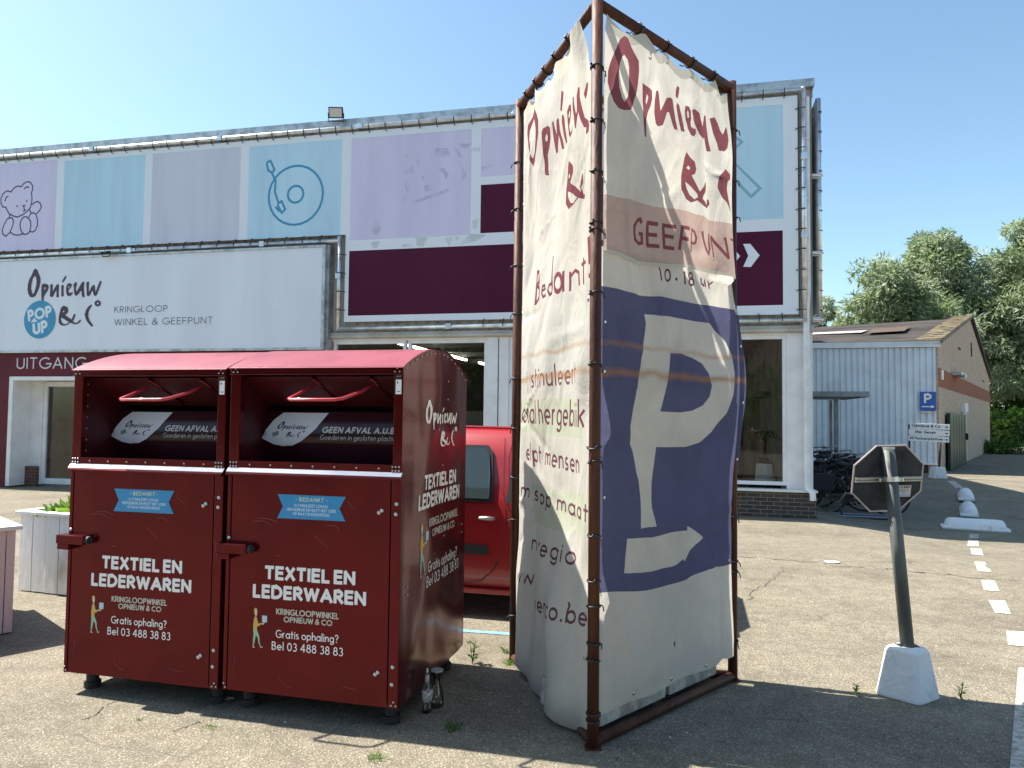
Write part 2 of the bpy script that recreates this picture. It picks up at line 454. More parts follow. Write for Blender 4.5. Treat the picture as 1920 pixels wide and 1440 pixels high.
def printed(name, domain, layers, fn, mats, parent=None, grid=0.0, smooth=True, clip=None, flip=False, nrm_eps=0.0):
    """one sheet whose faces carry the print: layers = [(material index, polygons, holes)]; domain None keeps only the print"""
    V, E = [], []
    def addp(poly):
        if grid:
            fine = []
            for p, q in zip(poly, list(poly[1:]) + [poly[0]]):
                k = max(1, int(math.hypot(q[0] - p[0], q[1] - p[1]) / (grid * .8)))
                fine += [(p[0] + (q[0] - p[0]) * i / k, p[1] + (q[1] - p[1]) * i / k) for i in range(k)]
            poly = fine
        b = len(V); n = len(poly)
        V.extend(Vector((p[0], p[1])) for p in poly)
        E.extend((b + i, b + (i + 1) % n) for i in range(n))
    if domain: addp(domain)
    for mi, ps, hs in layers:
        for p in ps: addp(p)
        for p in hs: addp(p)
    if clip: addp(clip)
    if grid and domain:
        xs = [p[0] for p in domain]; ys = [p[1] for p in domain]
        nx = int((max(xs) - min(xs)) / grid) + 1; ny = int((max(ys) - min(ys)) / grid) + 1
        g = [(min(xs) + (i + 0.5 + 0.5 * (j % 2)) * grid, min(ys) + (j + 0.5) * grid) for i in range(nx) for j in range(ny)]
        ins = inpoly(np.array([q[0] for q in g]), np.array([q[1] for q in g]), domain)
        V.extend(Vector(q) for q, k in zip(g, ins) if k)
    ov, oe, of, a, b, c = delaunay_2d_cdt(V, E, [], 0, 1e-5, False)
    C = np.array([[(ov[f[0]][k] + ov[f[1]][k] + ov[f[2]][k]) / 3 for k in (0, 1)] for f in of])
    mi_ = np.full(len(of), -1)
    if domain: mi_[inpoly(C[:, 0], C[:, 1], domain)] = 0
    keep0 = mi_ >= 0 if domain else np.ones(len(of), bool)
    if clip: keep0 &= inpoly(C[:, 0], C[:, 1], clip)
    for mi, ps, hs in layers:
        hit = np.zeros(len(of), bool)
        for p in ps: hit |= inpoly(C[:, 0], C[:, 1], p)
        for p in hs: hit &= ~inpoly(C[:, 0], C[:, 1], p)
        mi_[hit & keep0] = mi
    sel = np.where((mi_ >= 0) & keep0)[0]
    mb = MB(); idx = {}
    for t in sel:
        f = []
        for q in of[t]:
            if q not in idx:
                idx[q] = len(mb.v); mb.v.append(tuple(fn(ov[q][0], ov[q][1])))
            f.append(idx[q])
        mb.f.append(f[::-1] if flip else f); mb.m.append(int(mi_[t]))
    o = mb.build(name, mats, parent, smooth=smooth)
    if grid and smooth and nrm_eps:
        # normals from the surface itself, so that the print leaves no mark in the shading
        h = nrm_eps; ns = [None] * len(mb.v)
        for q, i in idx.items():
            u, v = ov[q][0], ov[q][1]
            a = Vector(fn(u + h, v)) - Vector(fn(u - h, v)); b_ = Vector(fn(u, v + h)) - Vector(fn(u, v - h))
            ns[i] = tuple((a.cross(b_) if not flip else b_.cross(a)).normalized())
        o.data.normals_split_custom_set_from_vertices(ns)
    return o

def quad(x0, x1, y, z0, z1):
    return MB().add([(x0, y, z0), (x1, y, z0), (x1, y, z1), (x0, y, z1)], [(0, 1, 2, 3)])
def sm(a, b, x):
    t = min(1, max(0, (x - a) / (b - a))); return t * t * (3 - 2 * t)
def ground_z(x, y):
    # the drive dips a little beside the shop corner
    return -.17 * sm(4.7, 6.6, x) * sm(7, 10, y) * sm(17, 13.4, y)

# ------------------------------------------------------------------ outlines of the print, in metres on their own panel
D_LOGO={'O':[(.1,.335),(.126,.318),(.154,.263),(.174,.226),(.175,.177),(.165,.123),(.142,.069),(.112,.016),(.073,.002),(.039,.012),(.012,.048),(0,.097),(.002,.158),(.019,.213),(.053,.266),(.075,.32)],'-O':[(.092,.252),(.112,.234),(.121,.191),(.12,.143),(.103,.082),(.083,.037),(.063,.059),(.051,.108),(.054,.163),(.067,.217)],'p':[(.193,.143),(.214,.157),(.257,.154),(.286,.141),(.293,.114),(.279,.071),(.248,.036),(.228,.001),(.229,-0.081),(.207,-0.08),(.198,-0.004),(.192,.08)],'-p':[(.241,.121),(.251,.112),(.247,.087),(.237,.084),(.232,.103)],'n':[(.312,.137),(.329,.153),(.347,.142),(.347,.094),(.351,.064),(.374,.105),(.401,.143),(.426,.147),(.432,.121),(.43,.049),(.435,.004),(.419,-0.007),(.401,.002),(.402,.05),(.398,.08),(.377,.045),(.357,.007),(.332,-0.002),(.312,.016),(.315,.077)],'i':[(.463,.127),(.48,.137),(.496,.129),(.496,.072),(.501,.012),(.486,0),(.468,.009),(.467,.073)],'j':[(.468,.169),(.487,.204),(.514,.238),(.526,.236),(.525,.215),(.505,.185),(.482,.161)],'e':[(.568,.155),(.6,.143),(.607,.123),(.592,.099),(.564,.076),(.565,.052),(.576,.04),(.601,.045),(.622,.047),(.623,.035),(.596,.009),(.568,.004),(.542,.02),(.53,.059),(.53,.107),(.543,.142)],'-e':[(.567,.124),(.576,.118),(.57,.097),(.56,.091),(.558,.112)],'u':[(.625,.134),(.649,.16),(.67,.159),(.673,.132),(.662,.097),(.664,.061),(.676,.058),(.708,.108),(.741,.157),(.761,.167),(.772,.153),(.768,.1),(.774,.04),(.784,-0.008),(.765,-0.016),(.747,-0.001),(.74,.047),(.73,.065),(.704,.03),(.677,.007),(.655,.009),(.64,.044),(.634,.098)],'w':[(.797,.147),(.817,.164),(.835,.158),(.834,.11),(.835,.057),(.843,.051),(.869,.103),(.892,.123),(.91,.12),(.918,.084),(.923,.048),(.93,.048),(.952,.107),(.977,.165),(.998,.165),(1,.147),(.974,.082),(.942,.006),(.919,-0.005),(.901,.013),(.888,.055),(.877,.055),(.852,.005),(.828,-0.003),(.81,.009),(.805,.075)],'&':[(.504,-0.099),(.555,-0.118),(.57,-0.146),(.565,-0.181),(.531,-0.207),(.575,-0.235),(.618,-0.26),(.634,-0.23),(.647,-0.201),(.668,-0.198),(.669,-0.219),(.647,-0.266),(.637,-0.281),(.669,-0.299),(.697,-0.294),(.731,-0.265),(.746,-0.268),(.742,-0.283),(.712,-0.309),(.67,-0.317),(.627,-0.304),(.602,-0.295),(.571,-0.319),(.522,-0.33),(.472,-0.32),(.446,-0.29),(.443,-0.238),(.455,-0.179),(.47,-0.125)],'-&':[(.5,-0.159),(.521,-0.157),(.519,-0.171),(.494,-0.18)],'-&2':[(.479,-0.236),(.526,-0.258),(.584,-0.289),(.557,-0.309),(.521,-0.312),(.492,-0.293),(.478,-0.263)],'C':[(.874,-0.096),(.885,-0.108),(.858,-0.146),(.84,-0.193),(.841,-0.234),(.864,-0.282),(.904,-0.324),(.905,-0.342),(.888,-0.346),(.837,-0.299),(.804,-0.251),(.792,-0.204),(.807,-0.157),(.84,-0.116)],'o':[(1.003,-0.087),(.996,-0.108),(.975,-0.121),(.948,-0.12),(.926,-0.107),(.917,-0.085),(.924,-0.064),(.945,-0.051),(.972,-0.052),(.994,-0.065)],'-o':[(.974,-0.086),(.968,-0.097),(.953,-0.097),(.946,-0.086),(.953,-0.075),(.966,-0.075)]}
D_TRred={'RO':[(.193,3.589),(.221,3.587),(.239,3.564),(.268,3.525),(.298,3.488),(.304,3.436),(.303,3.37),(.296,3.317),(.265,3.221),(.213,3.205),(.167,3.202),(.123,3.219),(.089,3.258),(.067,3.306),(.069,3.362),(.088,3.417),(.12,3.485),(.153,3.554)],'-RO':[(.197,3.492),(.228,3.474),(.24,3.442),(.244,3.386),(.247,3.33),(.238,3.284),(.213,3.248),(.19,3.265),(.164,3.31),(.153,3.363),(.16,3.429),(.177,3.47)],'Rp':[(.329,3.378),(.353,3.368),(.395,3.353),(.408,3.316),(.402,3.277),(.384,3.235),(.376,3.189),(.388,3.105),(.373,3.108),(.36,3.155),(.348,3.21),(.335,3.279)],'-Rp':[(.36,3.327),(.373,3.312),(.366,3.273),(.356,3.285)],'Rn':[(.439,3.366),(.464,3.38),(.479,3.368),(.492,3.327),(.508,3.284),(.54,3.327),(.579,3.381),(.618,3.397),(.638,3.392),(.645,3.337),(.652,3.277),(.672,3.222),(.632,3.214),(.612,3.25),(.592,3.302),(.573,3.296),(.534,3.213),(.49,3.192),(.464,3.2),(.439,3.252),(.433,3.316)],'Ri':[(.688,3.389),(.712,3.384),(.733,3.325),(.754,3.237),(.713,3.229),(.699,3.276),(.678,3.362)],'Rj':[(.696,3.492),(.719,3.488),(.715,3.455),(.696,3.414),(.674,3.423),(.682,3.464)],'Re':[(.781,3.402),(.824,3.411),(.845,3.39),(.841,3.349),(.821,3.311),(.824,3.289),(.852,3.285),(.874,3.291),(.874,3.263),(.852,3.237),(.817,3.235),(.789,3.263),(.77,3.32),(.768,3.366)],'-Re':[(.802,3.381),(.817,3.373),(.81,3.34),(.793,3.331),(.79,3.357)],'Ru':[(.859,3.402),(.884,3.416),(.917,3.396),(.927,3.351),(.942,3.323),(.961,3.393),(.981,3.403),(.991,3.353),(1.021,3.264),(1.041,3.2),(1.002,3.19),(.976,3.235),(.961,3.264),(.939,3.245),(.903,3.263),(.874,3.319)],'Rw':[(1.021,3.394),(1.059,3.41),(1.082,3.379),(1.102,3.336),(1.124,3.317),(1.168,3.379),(1.187,3.372),(1.192,3.302),(1.176,3.248),(1.144,3.219),(1.097,3.215),(1.082,3.256),(1.051,3.313)],'R&':[(.768,3.123),(.803,3.106),(.853,3.087),(.864,3.046),(.853,3.016),(.824,3.001),(.853,2.965),(.889,2.918),(.925,2.958),(.947,2.991),(.966,2.983),(.957,2.941),(.917,2.9),(.91,2.879),(.969,2.855),(.991,2.896),(1.013,2.901),(1.021,2.874),(.976,2.837),(.925,2.838),(.867,2.862),(.81,2.838),(.762,2.85),(.727,2.897),(.713,2.971),(.727,3.036),(.743,3.086)],'-R&':[(.789,3.051),(.81,3.041),(.796,3.026),(.768,3.031)],'-R&2':[(.761,2.951),(.81,2.931),(.867,2.901),(.874,2.883),(.839,2.863),(.796,2.881),(.768,2.914)],'RC':[(1.16,3.115),(1.207,3.093),(1.212,3.065),(1.175,3.036),(1.159,2.986),(1.175,2.915),(1.191,2.848),(1.151,2.902),(1.113,2.927),(1.082,2.985),(1.09,3.036),(1.12,3.076)]}
D_pink=[(.046,2.723),(.138,2.734),(.297,2.753),(.467,2.748),(.673,2.779),(.839,2.783),(1.013,2.776),(1.211,2.782),(1.429,2.799),(1.427,2.457),(1.21,2.45),(1.074,2.457),(.839,2.467),(.57,2.436),(.371,2.417),(.207,2.433),(.032,2.429)]
D_blue=[(.013,2.257),(.186,2.264),(.372,2.251),(.57,2.272),(.839,2.268),(1.135,2.27),(1.313,2.274),(1.339,2.246),(1.709,2.264),(1.734,.714),(1.269,.713),(1.072,.708),(.842,.688),(.577,.684),(.381,.7),(.155,.727),(.007,.737)]
D_P=[(.409,2.154),(.52,2.163),(.658,2.166),(.896,2.164),(1.033,2.164),(1.083,2.126),(1.197,2.06),(1.26,1.988),(1.281,1.879),(1.264,1.747),(1.206,1.626),(1.113,1.519),(.993,1.457),(.859,1.434),(.678,1.436),(.557,1.44),(.54,1.378),(.524,1.302),(.511,1.207),(.508,1.115),(.528,1.013),(.359,1.021),(.372,1.187),(.37,1.225),(.338,1.357),(.306,1.46),(.29,1.552),(.305,1.645),(.335,1.758),(.366,1.872),(.389,2.007),(.418,2.105)]
D_Phole=[(.662,1.964),(.766,1.966),(.878,1.952),(.974,1.922),(1.043,1.868),(1.073,1.795),(1.053,1.73),(.993,1.676),(.897,1.644),(.785,1.632),(.599,1.635),(.633,1.798)]
D_arrow=[(.227,.984),(.464,.963),(.692,.961),(.872,.954),(.872,.98),(1.056,.895),(.897,.843),(.83,.784),(.818,.799),(.673,.777),(.465,.784),(.208,.812),(.219,.914)]
D_geef=[([(.387,2.644),(.369,2.661),(.351,2.653),(.335,2.621),(.333,2.589),(.343,2.551),(.37,2.531),(.397,2.539),(.395,2.586),(.37,2.585)],.015),([(.436,2.661),(.441,2.529)],.018),([(.43,2.654),(.53,2.663)],.017),([(.443,2.593),(.529,2.603)],.017),([(.437,2.532),(.553,2.546)],.017),([(.585,2.673),(.602,2.541)],.02),([(.572,2.669),(.687,2.677)],.017),([(.595,2.615),(.674,2.617)],.017),([(.595,2.55),(.684,2.555)],.017),([(.731,2.688),(.721,2.552)],.017),([(.721,2.681),(.811,2.688)],.017),([(.728,2.62),(.804,2.624)],.017),([(.835,2.698),(.834,2.557)],.009),([(.835,2.69),(.864,2.68),(.882,2.648),(.878,2.62),(.857,2.61),(.839,2.617)],.012),([(.921,2.691),(.939,2.65),(.973,2.6),(1.01,2.574),(1.017,2.608),(1.004,2.694)],.014),([(1.055,2.558),(1.028,2.682)],.007),([(1.028,2.682),(1.159,2.562)],.017),([(1.159,2.562),(1.135,2.689)],.015),([(1.186,2.688),(1.222,2.684)],.012),([(1.218,2.687),(1.223,2.56)],.007)]
D_tien=[([(.557,2.426),(.573,2.425)],.01),([(.57,2.426),(.583,2.361)],.012),([(.679,2.405),(.676,2.388),(.665,2.375),(.651,2.369),(.638,2.371),(.627,2.381),(.624,2.397),(.627,2.413),(.637,2.426),(.651,2.433),(.665,2.431),(.675,2.42),(.679,2.405)],.011),([(.723,2.391),(.744,2.389)],.013),([(.792,2.435),(.808,2.439)],.01),([(.803,2.438),(.811,2.37)],.012),([(.888,2.431),(.885,2.422),(.877,2.415),(.866,2.411),(.855,2.412),(.848,2.417),(.845,2.425),(.848,2.433),(.855,2.44),(.866,2.444),(.877,2.444),(.885,2.439),(.888,2.431)],.009),([(.902,2.396),(.898,2.386),(.888,2.378),(.875,2.373),(.861,2.374),(.851,2.379),(.848,2.388),(.851,2.398),(.861,2.406),(.875,2.411),(.888,2.41),(.898,2.405),(.902,2.396)],.01),([(.963,2.428),(.965,2.394),(.984,2.381),(.992,2.42),(.998,2.377)],.009),([(1.019,2.416),(1.028,2.369)],.009),([(1.027,2.393),(1.066,2.416)],.008)]
D_TLred={'O':[(.292,3.597),(.346,3.547),(.42,3.469),(.451,3.416),(.454,3.335),(.406,3.251),(.335,3.2),(.287,3.185),(.249,3.243),(.202,3.343),(.177,3.438),(.186,3.491),(.251,3.522),(.271,3.563)],'-O':[(.316,3.483),(.37,3.434),(.392,3.385),(.383,3.327),(.348,3.264),(.292,3.235),(.247,3.299),(.212,3.389),(.221,3.442),(.263,3.475)],'p':[(.503,3.323),(.522,3.339),(.598,3.33),(.626,3.306),(.623,3.246),(.592,3.199),(.565,3.163),(.568,3.041),(.526,3.054),(.517,3.159),(.505,3.249)],'-p':[(.571,3.288),(.59,3.271),(.582,3.245),(.559,3.247),(.553,3.272)],'n':[(.662,3.328),(.686,3.319),(.7,3.269),(.719,3.23),(.726,3.31),(.746,3.32),(.764,3.304),(.776,3.234),(.807,3.166),(.83,3.112),(.791,3.119),(.764,3.182),(.745,3.22),(.721,3.128),(.691,3.129),(.675,3.189),(.659,3.259)],'i':[(.812,3.31),(.837,3.302),(.855,3.272),(.868,3.205),(.891,3.124),(.866,3.127),(.84,3.179),(.809,3.271)],'j':[(.8,3.452),(.829,3.439),(.827,3.388),(.811,3.332),(.786,3.346),(.793,3.402)],'e':[(.927,3.322),(.951,3.312),(.96,3.266),(.945,3.224),(.93,3.2),(.947,3.158),(.97,3.158),(.99,3.189),(.986,3.149),(.952,3.126),(.923,3.155),(.905,3.228),(.895,3.298)],'-e':[(.933,3.286),(.944,3.267),(.929,3.243),(.917,3.259)],'u':[(.974,3.347),(.993,3.339),(1.007,3.289),(1.031,3.232),(1.046,3.232),(1.04,3.323),(1.059,3.361),(1.081,3.354),(1.082,3.299),(1.113,3.222),(1.143,3.164),(1.187,3.133),(1.201,3.102),(1.188,3.073),(1.152,3.07),(1.159,3.107),(1.13,3.118),(1.084,3.182),(1.061,3.226),(1.032,3.146),(1.017,3.161),(1,3.226),(.979,3.283)],'w':[(1.155,3.345),(1.183,3.336),(1.181,3.308),(1.149,3.259),(1.129,3.296)],'&':[(.914,3.012),(.958,2.983),(.985,2.96),(.983,2.925),(.936,2.883),(1,2.843),(1.054,2.798),(1.049,2.828),(1.075,2.89),(1.09,2.885),(1.083,2.841),(1.061,2.819),(1.077,2.777),(1.107,2.771),(1.125,2.8),(1.114,2.757),(1.093,2.749),(1.025,2.774),(.971,2.751),(.907,2.742),(.857,2.789),(.855,2.868),(.879,2.94),(.894,2.99)],'-&':[(.911,2.942),(.932,2.926),(.92,2.912),(.899,2.922)],'-&2':[(.892,2.848),(.954,2.821),(1.014,2.78),(.971,2.76),(.931,2.774),(.893,2.821)]}
D_bed=[([(.364,2.507),(.35,2.292)],.031),([(.364,2.498),(.435,2.48),(.447,2.42),(.367,2.409)],.025),([(.367,2.409),(.448,2.382),(.45,2.322),(.353,2.3)],.025),([(.52,2.351),(.583,2.354),(.569,2.378),(.529,2.377),(.514,2.339),(.543,2.311),(.596,2.315)],.018),([(.705,2.525),(.704,2.298)],.018),([(.703,2.366),(.649,2.364),(.632,2.336),(.663,2.305),(.704,2.314)],.018),([(.856,2.342),(.849,2.319),(.83,2.304),(.802,2.301),(.773,2.313),(.752,2.335),(.744,2.362),(.751,2.386),(.771,2.401),(.799,2.403),(.828,2.391),(.848,2.369),(.856,2.342)],.027),([(.868,2.407),(.874,2.29)],.027),([(.946,2.389),(.948,2.282)],.023),([(.949,2.362),(1.003,2.386),(1.044,2.367),(1.055,2.296)],.018),([(1.121,2.431),(1.126,2.289)],.025),([(1.078,2.402),(1.167,2.4)],.019),([(1.204,2.522),(1.223,2.377)],.031),([(1.226,2.331),(1.228,2.307)],.035)]
D_g1=[(.048,1.71),(1.075,1.698),(1.148,1.491),(.784,1.493),(.089,1.506)]
D_g2=[(.313,1.184),(.809,1.186),(1.231,1.212),(1.239,1.017),(.814,.973),(.346,.954)]
D_TRout=[(.05,.113),(.204,.084),(.316,.069),(.481,.063),(.682,.056),(1.071,.063),(1.143,.127),(1.37,.111)]
D_bear=[[(-16.17,5.94),(-16.25,5.95),(-16.3,6.03),(-16.31,6.13),(-16.26,6.23),(-16.19,6.28),(-16.13,6.29),(-16.05,6.26),(-15.99,6.33),(-15.92,6.37),(-15.86,6.38),(-15.79,6.36),(-15.72,6.43),(-15.63,6.46),(-15.56,6.44),(-15.5,6.37),(-15.49,6.29),(-15.52,6.21),(-15.5,6.11),(-15.5,6.01),(-15.53,5.9),(-15.62,5.81),(-15.73,5.75),(-15.86,5.71),(-15.97,5.74),(-16.08,5.8),(-16.14,5.88),(-16.17,5.94)],[(-16.2,6.07),(-16.18,6.14),(-16.12,6.18)],[(-15.71,6.31),(-15.65,6.35),(-15.59,6.33)],[(-15.49,5.96),(-15.42,6),(-15.35,6.02),(-15.28,5.97),(-15.25,5.9),(-15.29,5.82),(-15.36,5.76)],[(-15.55,5.86),(-15.51,5.78)],[(-15.5,5.51),(-15.51,5.43),(-15.54,5.36),(-15.6,5.33),(-15.66,5.33),(-15.72,5.37),(-15.76,5.44),(-15.78,5.53),(-15.77,5.61),(-15.73,5.67),(-15.68,5.71),(-15.62,5.7),(-15.56,5.66),(-15.51,5.6),(-15.5,5.51)],[(-15.57,5.68),(-15.51,5.77),(-15.44,5.78),(-15.38,5.74),(-15.34,5.64),(-15.33,5.51),(-15.38,5.4),(-15.45,5.37),(-15.52,5.39)],[(-16.07,5.7),(-15.99,5.7),(-15.95,5.62),(-15.98,5.5),(-16.04,5.38),(-16.14,5.31),(-16.22,5.36),(-16.24,5.46),(-16.18,5.59),(-16.12,5.68),(-16.07,5.7)],[(-16.02,5.39),(-15.94,5.34),(-15.85,5.32),(-15.75,5.33),(-15.69,5.34)],[(-16.06,5.77),(-16.07,5.71)],[(-15.89,5.95),(-15.86,5.94)],[(-15.64,6.06),(-15.63,6.03)],[(-15.73,5.94),(-15.67,5.95)],[(-15.7,5.92),(-15.68,5.85)],[(-15.71,5.83),(-15.65,5.85)]]
D_arm=[[(-9.96,6.49),(-9.89,6.51),(-9.8,6.33),(-9.85,6.27),(-9.94,6.33),(-9.97,6.47)],[(-9.85,6.26),(-9.77,6.11),(-9.78,5.89),(-9.69,5.66)],[(-9.71,5.66),(-9.63,5.7),(-9.55,5.54),(-9.62,5.47),(-9.71,5.63)],[(-9.75,5.59),(-9.68,5.51)]]
D_ph=[[(-6.5,6.52),(-6.27,6.5),(-6.23,6.38),(-6.34,6.33),(-6.54,6.36)],[(-6.06,6.57),(-5.83,6.54),(-5.9,6.46),(-6.02,6.49)],[(-6.91,6.33),(-6.78,6.32),(-6.83,6.21)],[(-6.99,5.53),(-6.51,5.68),(-6.23,5.75),(-6.27,5.67),(-6.85,5.52)],[(-6.72,5.83),(-6.62,5.87),(-6.53,5.74),(-6.7,5.7)],[(-6.55,6.19),(-6.34,6.12),(-6.25,6.02),(-6.3,5.9),(-6.36,6.04)],[(-6.16,6.5),(-6.09,6.46),(-5.99,6.3),(-6.05,6.3)],[(-7.11,5.92),(-7.03,5.95),(-7,5.73),(-7.07,5.72)],[(-7.75,5.16),(-7.61,5.22),(-7.55,5.07),(-7.64,4.94),(-7.77,5.03)],[(-6.02,6.15),(-5.91,6.01),(-5.93,5.9),(-6,5.9)],[(-7.05,6.44),(-6.97,6.37),(-7.01,6.32),(-7.1,6.38)],[(-7.15,6.21),(-6.94,6.2),(-6.93,6.05),(-7.11,6.08)],[(-6.79,6.05),(-6.7,5.98),(-6.77,5.93)],[(-5.63,6.11),(-5.36,6.14),(-5.42,6.11),(-5.61,6.01)],[(-7.14,5.64),(-7,5.63),(-7.07,5.55),(-7.13,5.54)]]
D_pg=[[(-6.3,4.83),(-6.13,4.88),(-6.22,4.67)],[(-6.88,4.87),(-6.63,4.86),(-6.7,4.7),(-6.84,4.7)],[(-7.76,4.82),(-7.58,4.83),(-7.62,4.7),(-7.72,4.7)],[(-6.05,4.68),(-5.83,4.89),(-5.51,4.86),(-5.71,4.75)],[(-5.79,5.13),(-5.66,5.15),(-5.71,4.96),(-5.78,4.99)],[(-7.12,4.75),(-6.91,4.75),(-6.98,4.69),(-7.14,4.7)],[(-6.12,4.85),(-6.01,4.85),(-6.08,4.77)],[(-5.8,6.47),(-5.66,6.46),(-5.66,6.38),(-5.8,6.39)]]
D_chev=[[(-1.1,4.5),(-0.99,4.5),(-0.84,4.3),(-0.98,4.11),(-1.1,4.12),(-1.02,4.3)]]
D_ham=[[(-1.21,6.31),(-1.12,6.22),(-1.24,6.11)],[(-1.24,5.88),(-0.83,5.42),(-0.97,5.29),(-1.27,5.63)]]

# ================================================================== shared materials
M = {}
M['metal'] = mat('galvanised steel', (0.42, 0.43, 0.43), 0.45, 0.8, var=0.25, scale=6)
M['tube'] = mat('scaffold tube', (0.62, 0.63, 0.64), 0.35, 0.85, var=0.2, scale=5)
M['clad'] = mat('pale cladding', (0.50, 0.49, 0.45), 0.6, var=0.25, scale=2.0, col2=(0.38, 0.36, 0.31), stretch=(1, 1, 0.35))
M['white'] = mat('white aluminium', (0.72, 0.73, 0.74), 0.4, var=0.06, scale=3)
M['dark'] = mat('dark rubber', (0.02, 0.02, 0.022), 0.7)
M['black'] = mat('black plastic', (0.012, 0.012, 0.013), 0.5)
M['glass'] = glass('window glass', refl=1.5)
M['carglass'] = glass('car glass', (0.42, 0.5, 0.47), 1.2)
M['maroon'] = mat('maroon board', (0.10, 0.008, 0.02), 0.5, var=0.15, scale=2, spec=.2)
M['chrome'] = mat('chrome', (0.6, 0.6, 0.6), 0.2, 1.0)
M['paintw'] = mat('white road paint', (0.47, 0.455, 0.41), 0.9, col2=(0.26, 0.232, 0.175), scale=26, blotch=(0.44, 0.62), bump=0.4, bscale=120)
M['concw'] = mat('white painted concrete', (0.74, 0.75, 0.75), 0.8, col2=(0.40, 0.40, 0.38), scale=7, blotch=(0.58, 0.74), bump=0.35, bscale=25)
M['conc'] = mat('grey concrete', (0.36, 0.35, 0.32), 0.9, var=0.3, scale=10, bump=0.5, bscale=50)
M['steelw'] = mat('white enamel', (0.8, 0.8, 0.78), 0.35)

def asphalt():
    m = bpy.data.materials.new('worn asphalt'); m.use_nodes = True
    nt = m.node_tree; b = nt.nodes['Principled BSDF']
    b.inputs['Roughness'].default_value = 0.9; b.inputs['Specular IOR Level'].default_value = 0.25
    tc = N(nt, 'ShaderNodeTexCoord')
    def nz(s, d=4.0, ro=0.6):
        n = N(nt, 'ShaderNodeTexNoise', Scale=s, Detail=d, Roughness=ro); nt.links.new(tc.outputs['Object'], n.inputs['Vector']); return n.outputs[0]
    def ramp(src, stops):
        r = N(nt, 'ShaderNodeValToRGB'); e = r.color_ramp.elements
        e[0].position, e[0].color = stops[0][0], (*stops[0][1], 1); e[1].position, e[1].color = stops[-1][0], (*stops[-1][1], 1)
        for p, c in stops[1:-1]:
            q = e.new(p); q.color = (*c, 1)
        nt.links.new(src, r.inputs[0]); return r.outputs[0]
    def mixc(f, a, b_, mode='MIX'):
        x = N(nt, 'ShaderNodeMix', data_type='RGBA', blend_type=mode)
        if isinstance(f, float): x.inputs[0].default_value = f
        else: nt.links.new(f, x.inputs[0])
        for i, q in ((6, a), (7, b_)):
            if isinstance(q, tuple): x.inputs[i].default_value = (*q, 1)
            else: nt.links.new(q, x.inputs[i])
        return x.outputs[2]
    # chippings of stone in a dark binder
    vo = N(nt, 'ShaderNodeTexVoronoi', Scale=120.0, Randomness=1.0); nt.links.new(tc.outputs['Object'], vo.inputs['Vector'])
    stone = ramp(vo.outputs['Color'], [(0.0, (0.15, 0.132, 0.10)), (0.35, (0.235, 0.208, 0.155)), (0.7, (0.305, 0.272, 0.205)), (1.0, (0.58, 0.53, 0.42))])
    gap = ramp(vo.outputs['Distance'], [(0.25, (0, 0, 0)), (0.75, (1, 1, 1))])
    c = mixc(gap, stone, (0.155, 0.136, 0.102))
    c = mixc(0.75, c, ramp(nz(260, 2), [(0.3, (0.6, 0.6, 0.6)), (0.7, (1.25, 1.25, 1.25))]), 'MULTIPLY')
    c = mixc(0.8, c, ramp(nz(1.1, 6, 0.62), [(0.3, (0.64, 0.62, 0.60)), (0.5, (.95, .95, .95)), (0.72, (1.16, 1.15, 1.12))]), 'MULTIPLY')
    c = mixc(0.7, c, ramp(nz(7, 5, 0.7), [(0.32, (0.70, 0.68, 0.66)), (0.62, (1.1, 1.1, 1.1))]), 'MULTIPLY')
    # fine cracks that come and go
    wv = N(nt, 'ShaderNodeMix', data_type='VECTOR'); wv.inputs[0].default_value = 0.22
    nn = N(nt, 'ShaderNodeTexNoise', Scale=2.2, Detail=4.0); nt.links.new(tc.outputs['Object'], nn.inputs['Vector'])
    nt.links.new(tc.outputs['Object'], wv.inputs[4]); nt.links.new(nn.outputs['Color'], wv.inputs[5])
    cr = N(nt, 'ShaderNodeTexVoronoi', Scale=0.55, feature='DISTANCE_TO_EDGE'); nt.links.new(wv.outputs[1], cr.inputs['Vector'])
    crk = ramp(cr.outputs['Distance'], [(0.0, (1, 1, 1)), (0.004, (0, 0, 0))])
    msk = ramp(nz(0.9, 3), [(0.5, (0, 0, 0)), (0.6, (1, 1, 1))])
    f = N(nt, 'ShaderNodeMath', operation='MULTIPLY'); nt.links.new(crk, f.inputs[0]); nt.links.new(msk, f.inputs[1])
    c = mixc(f.outputs[0], c, (0.11, 0.095, 0.075))
    # little oil and gum spots
    sp = N(nt, 'ShaderNodeTexVoronoi', Scale=2.3); nt.links.new(tc.outputs['Object'], sp.inputs['Vector'])
    spk = ramp(sp.outputs['Distance'], [(0.02, (1, 1, 1)), (0.05, (0, 0, 0))])
    c = mixc(spk, c, (0.16, 0.14, 0.115))
    nt.links.new(c, b.inputs['Base Color'])
    bp = N(nt, 'ShaderNodeBump', Strength=0.55, Distance=0.006); bp.invert = True
    nt.links.new(vo.outputs['Distance'], bp.inputs['Height']); nt.links.new(bp.outputs[0], b.inputs['Normal'])
    return m
M['asphalt'] = asphalt()

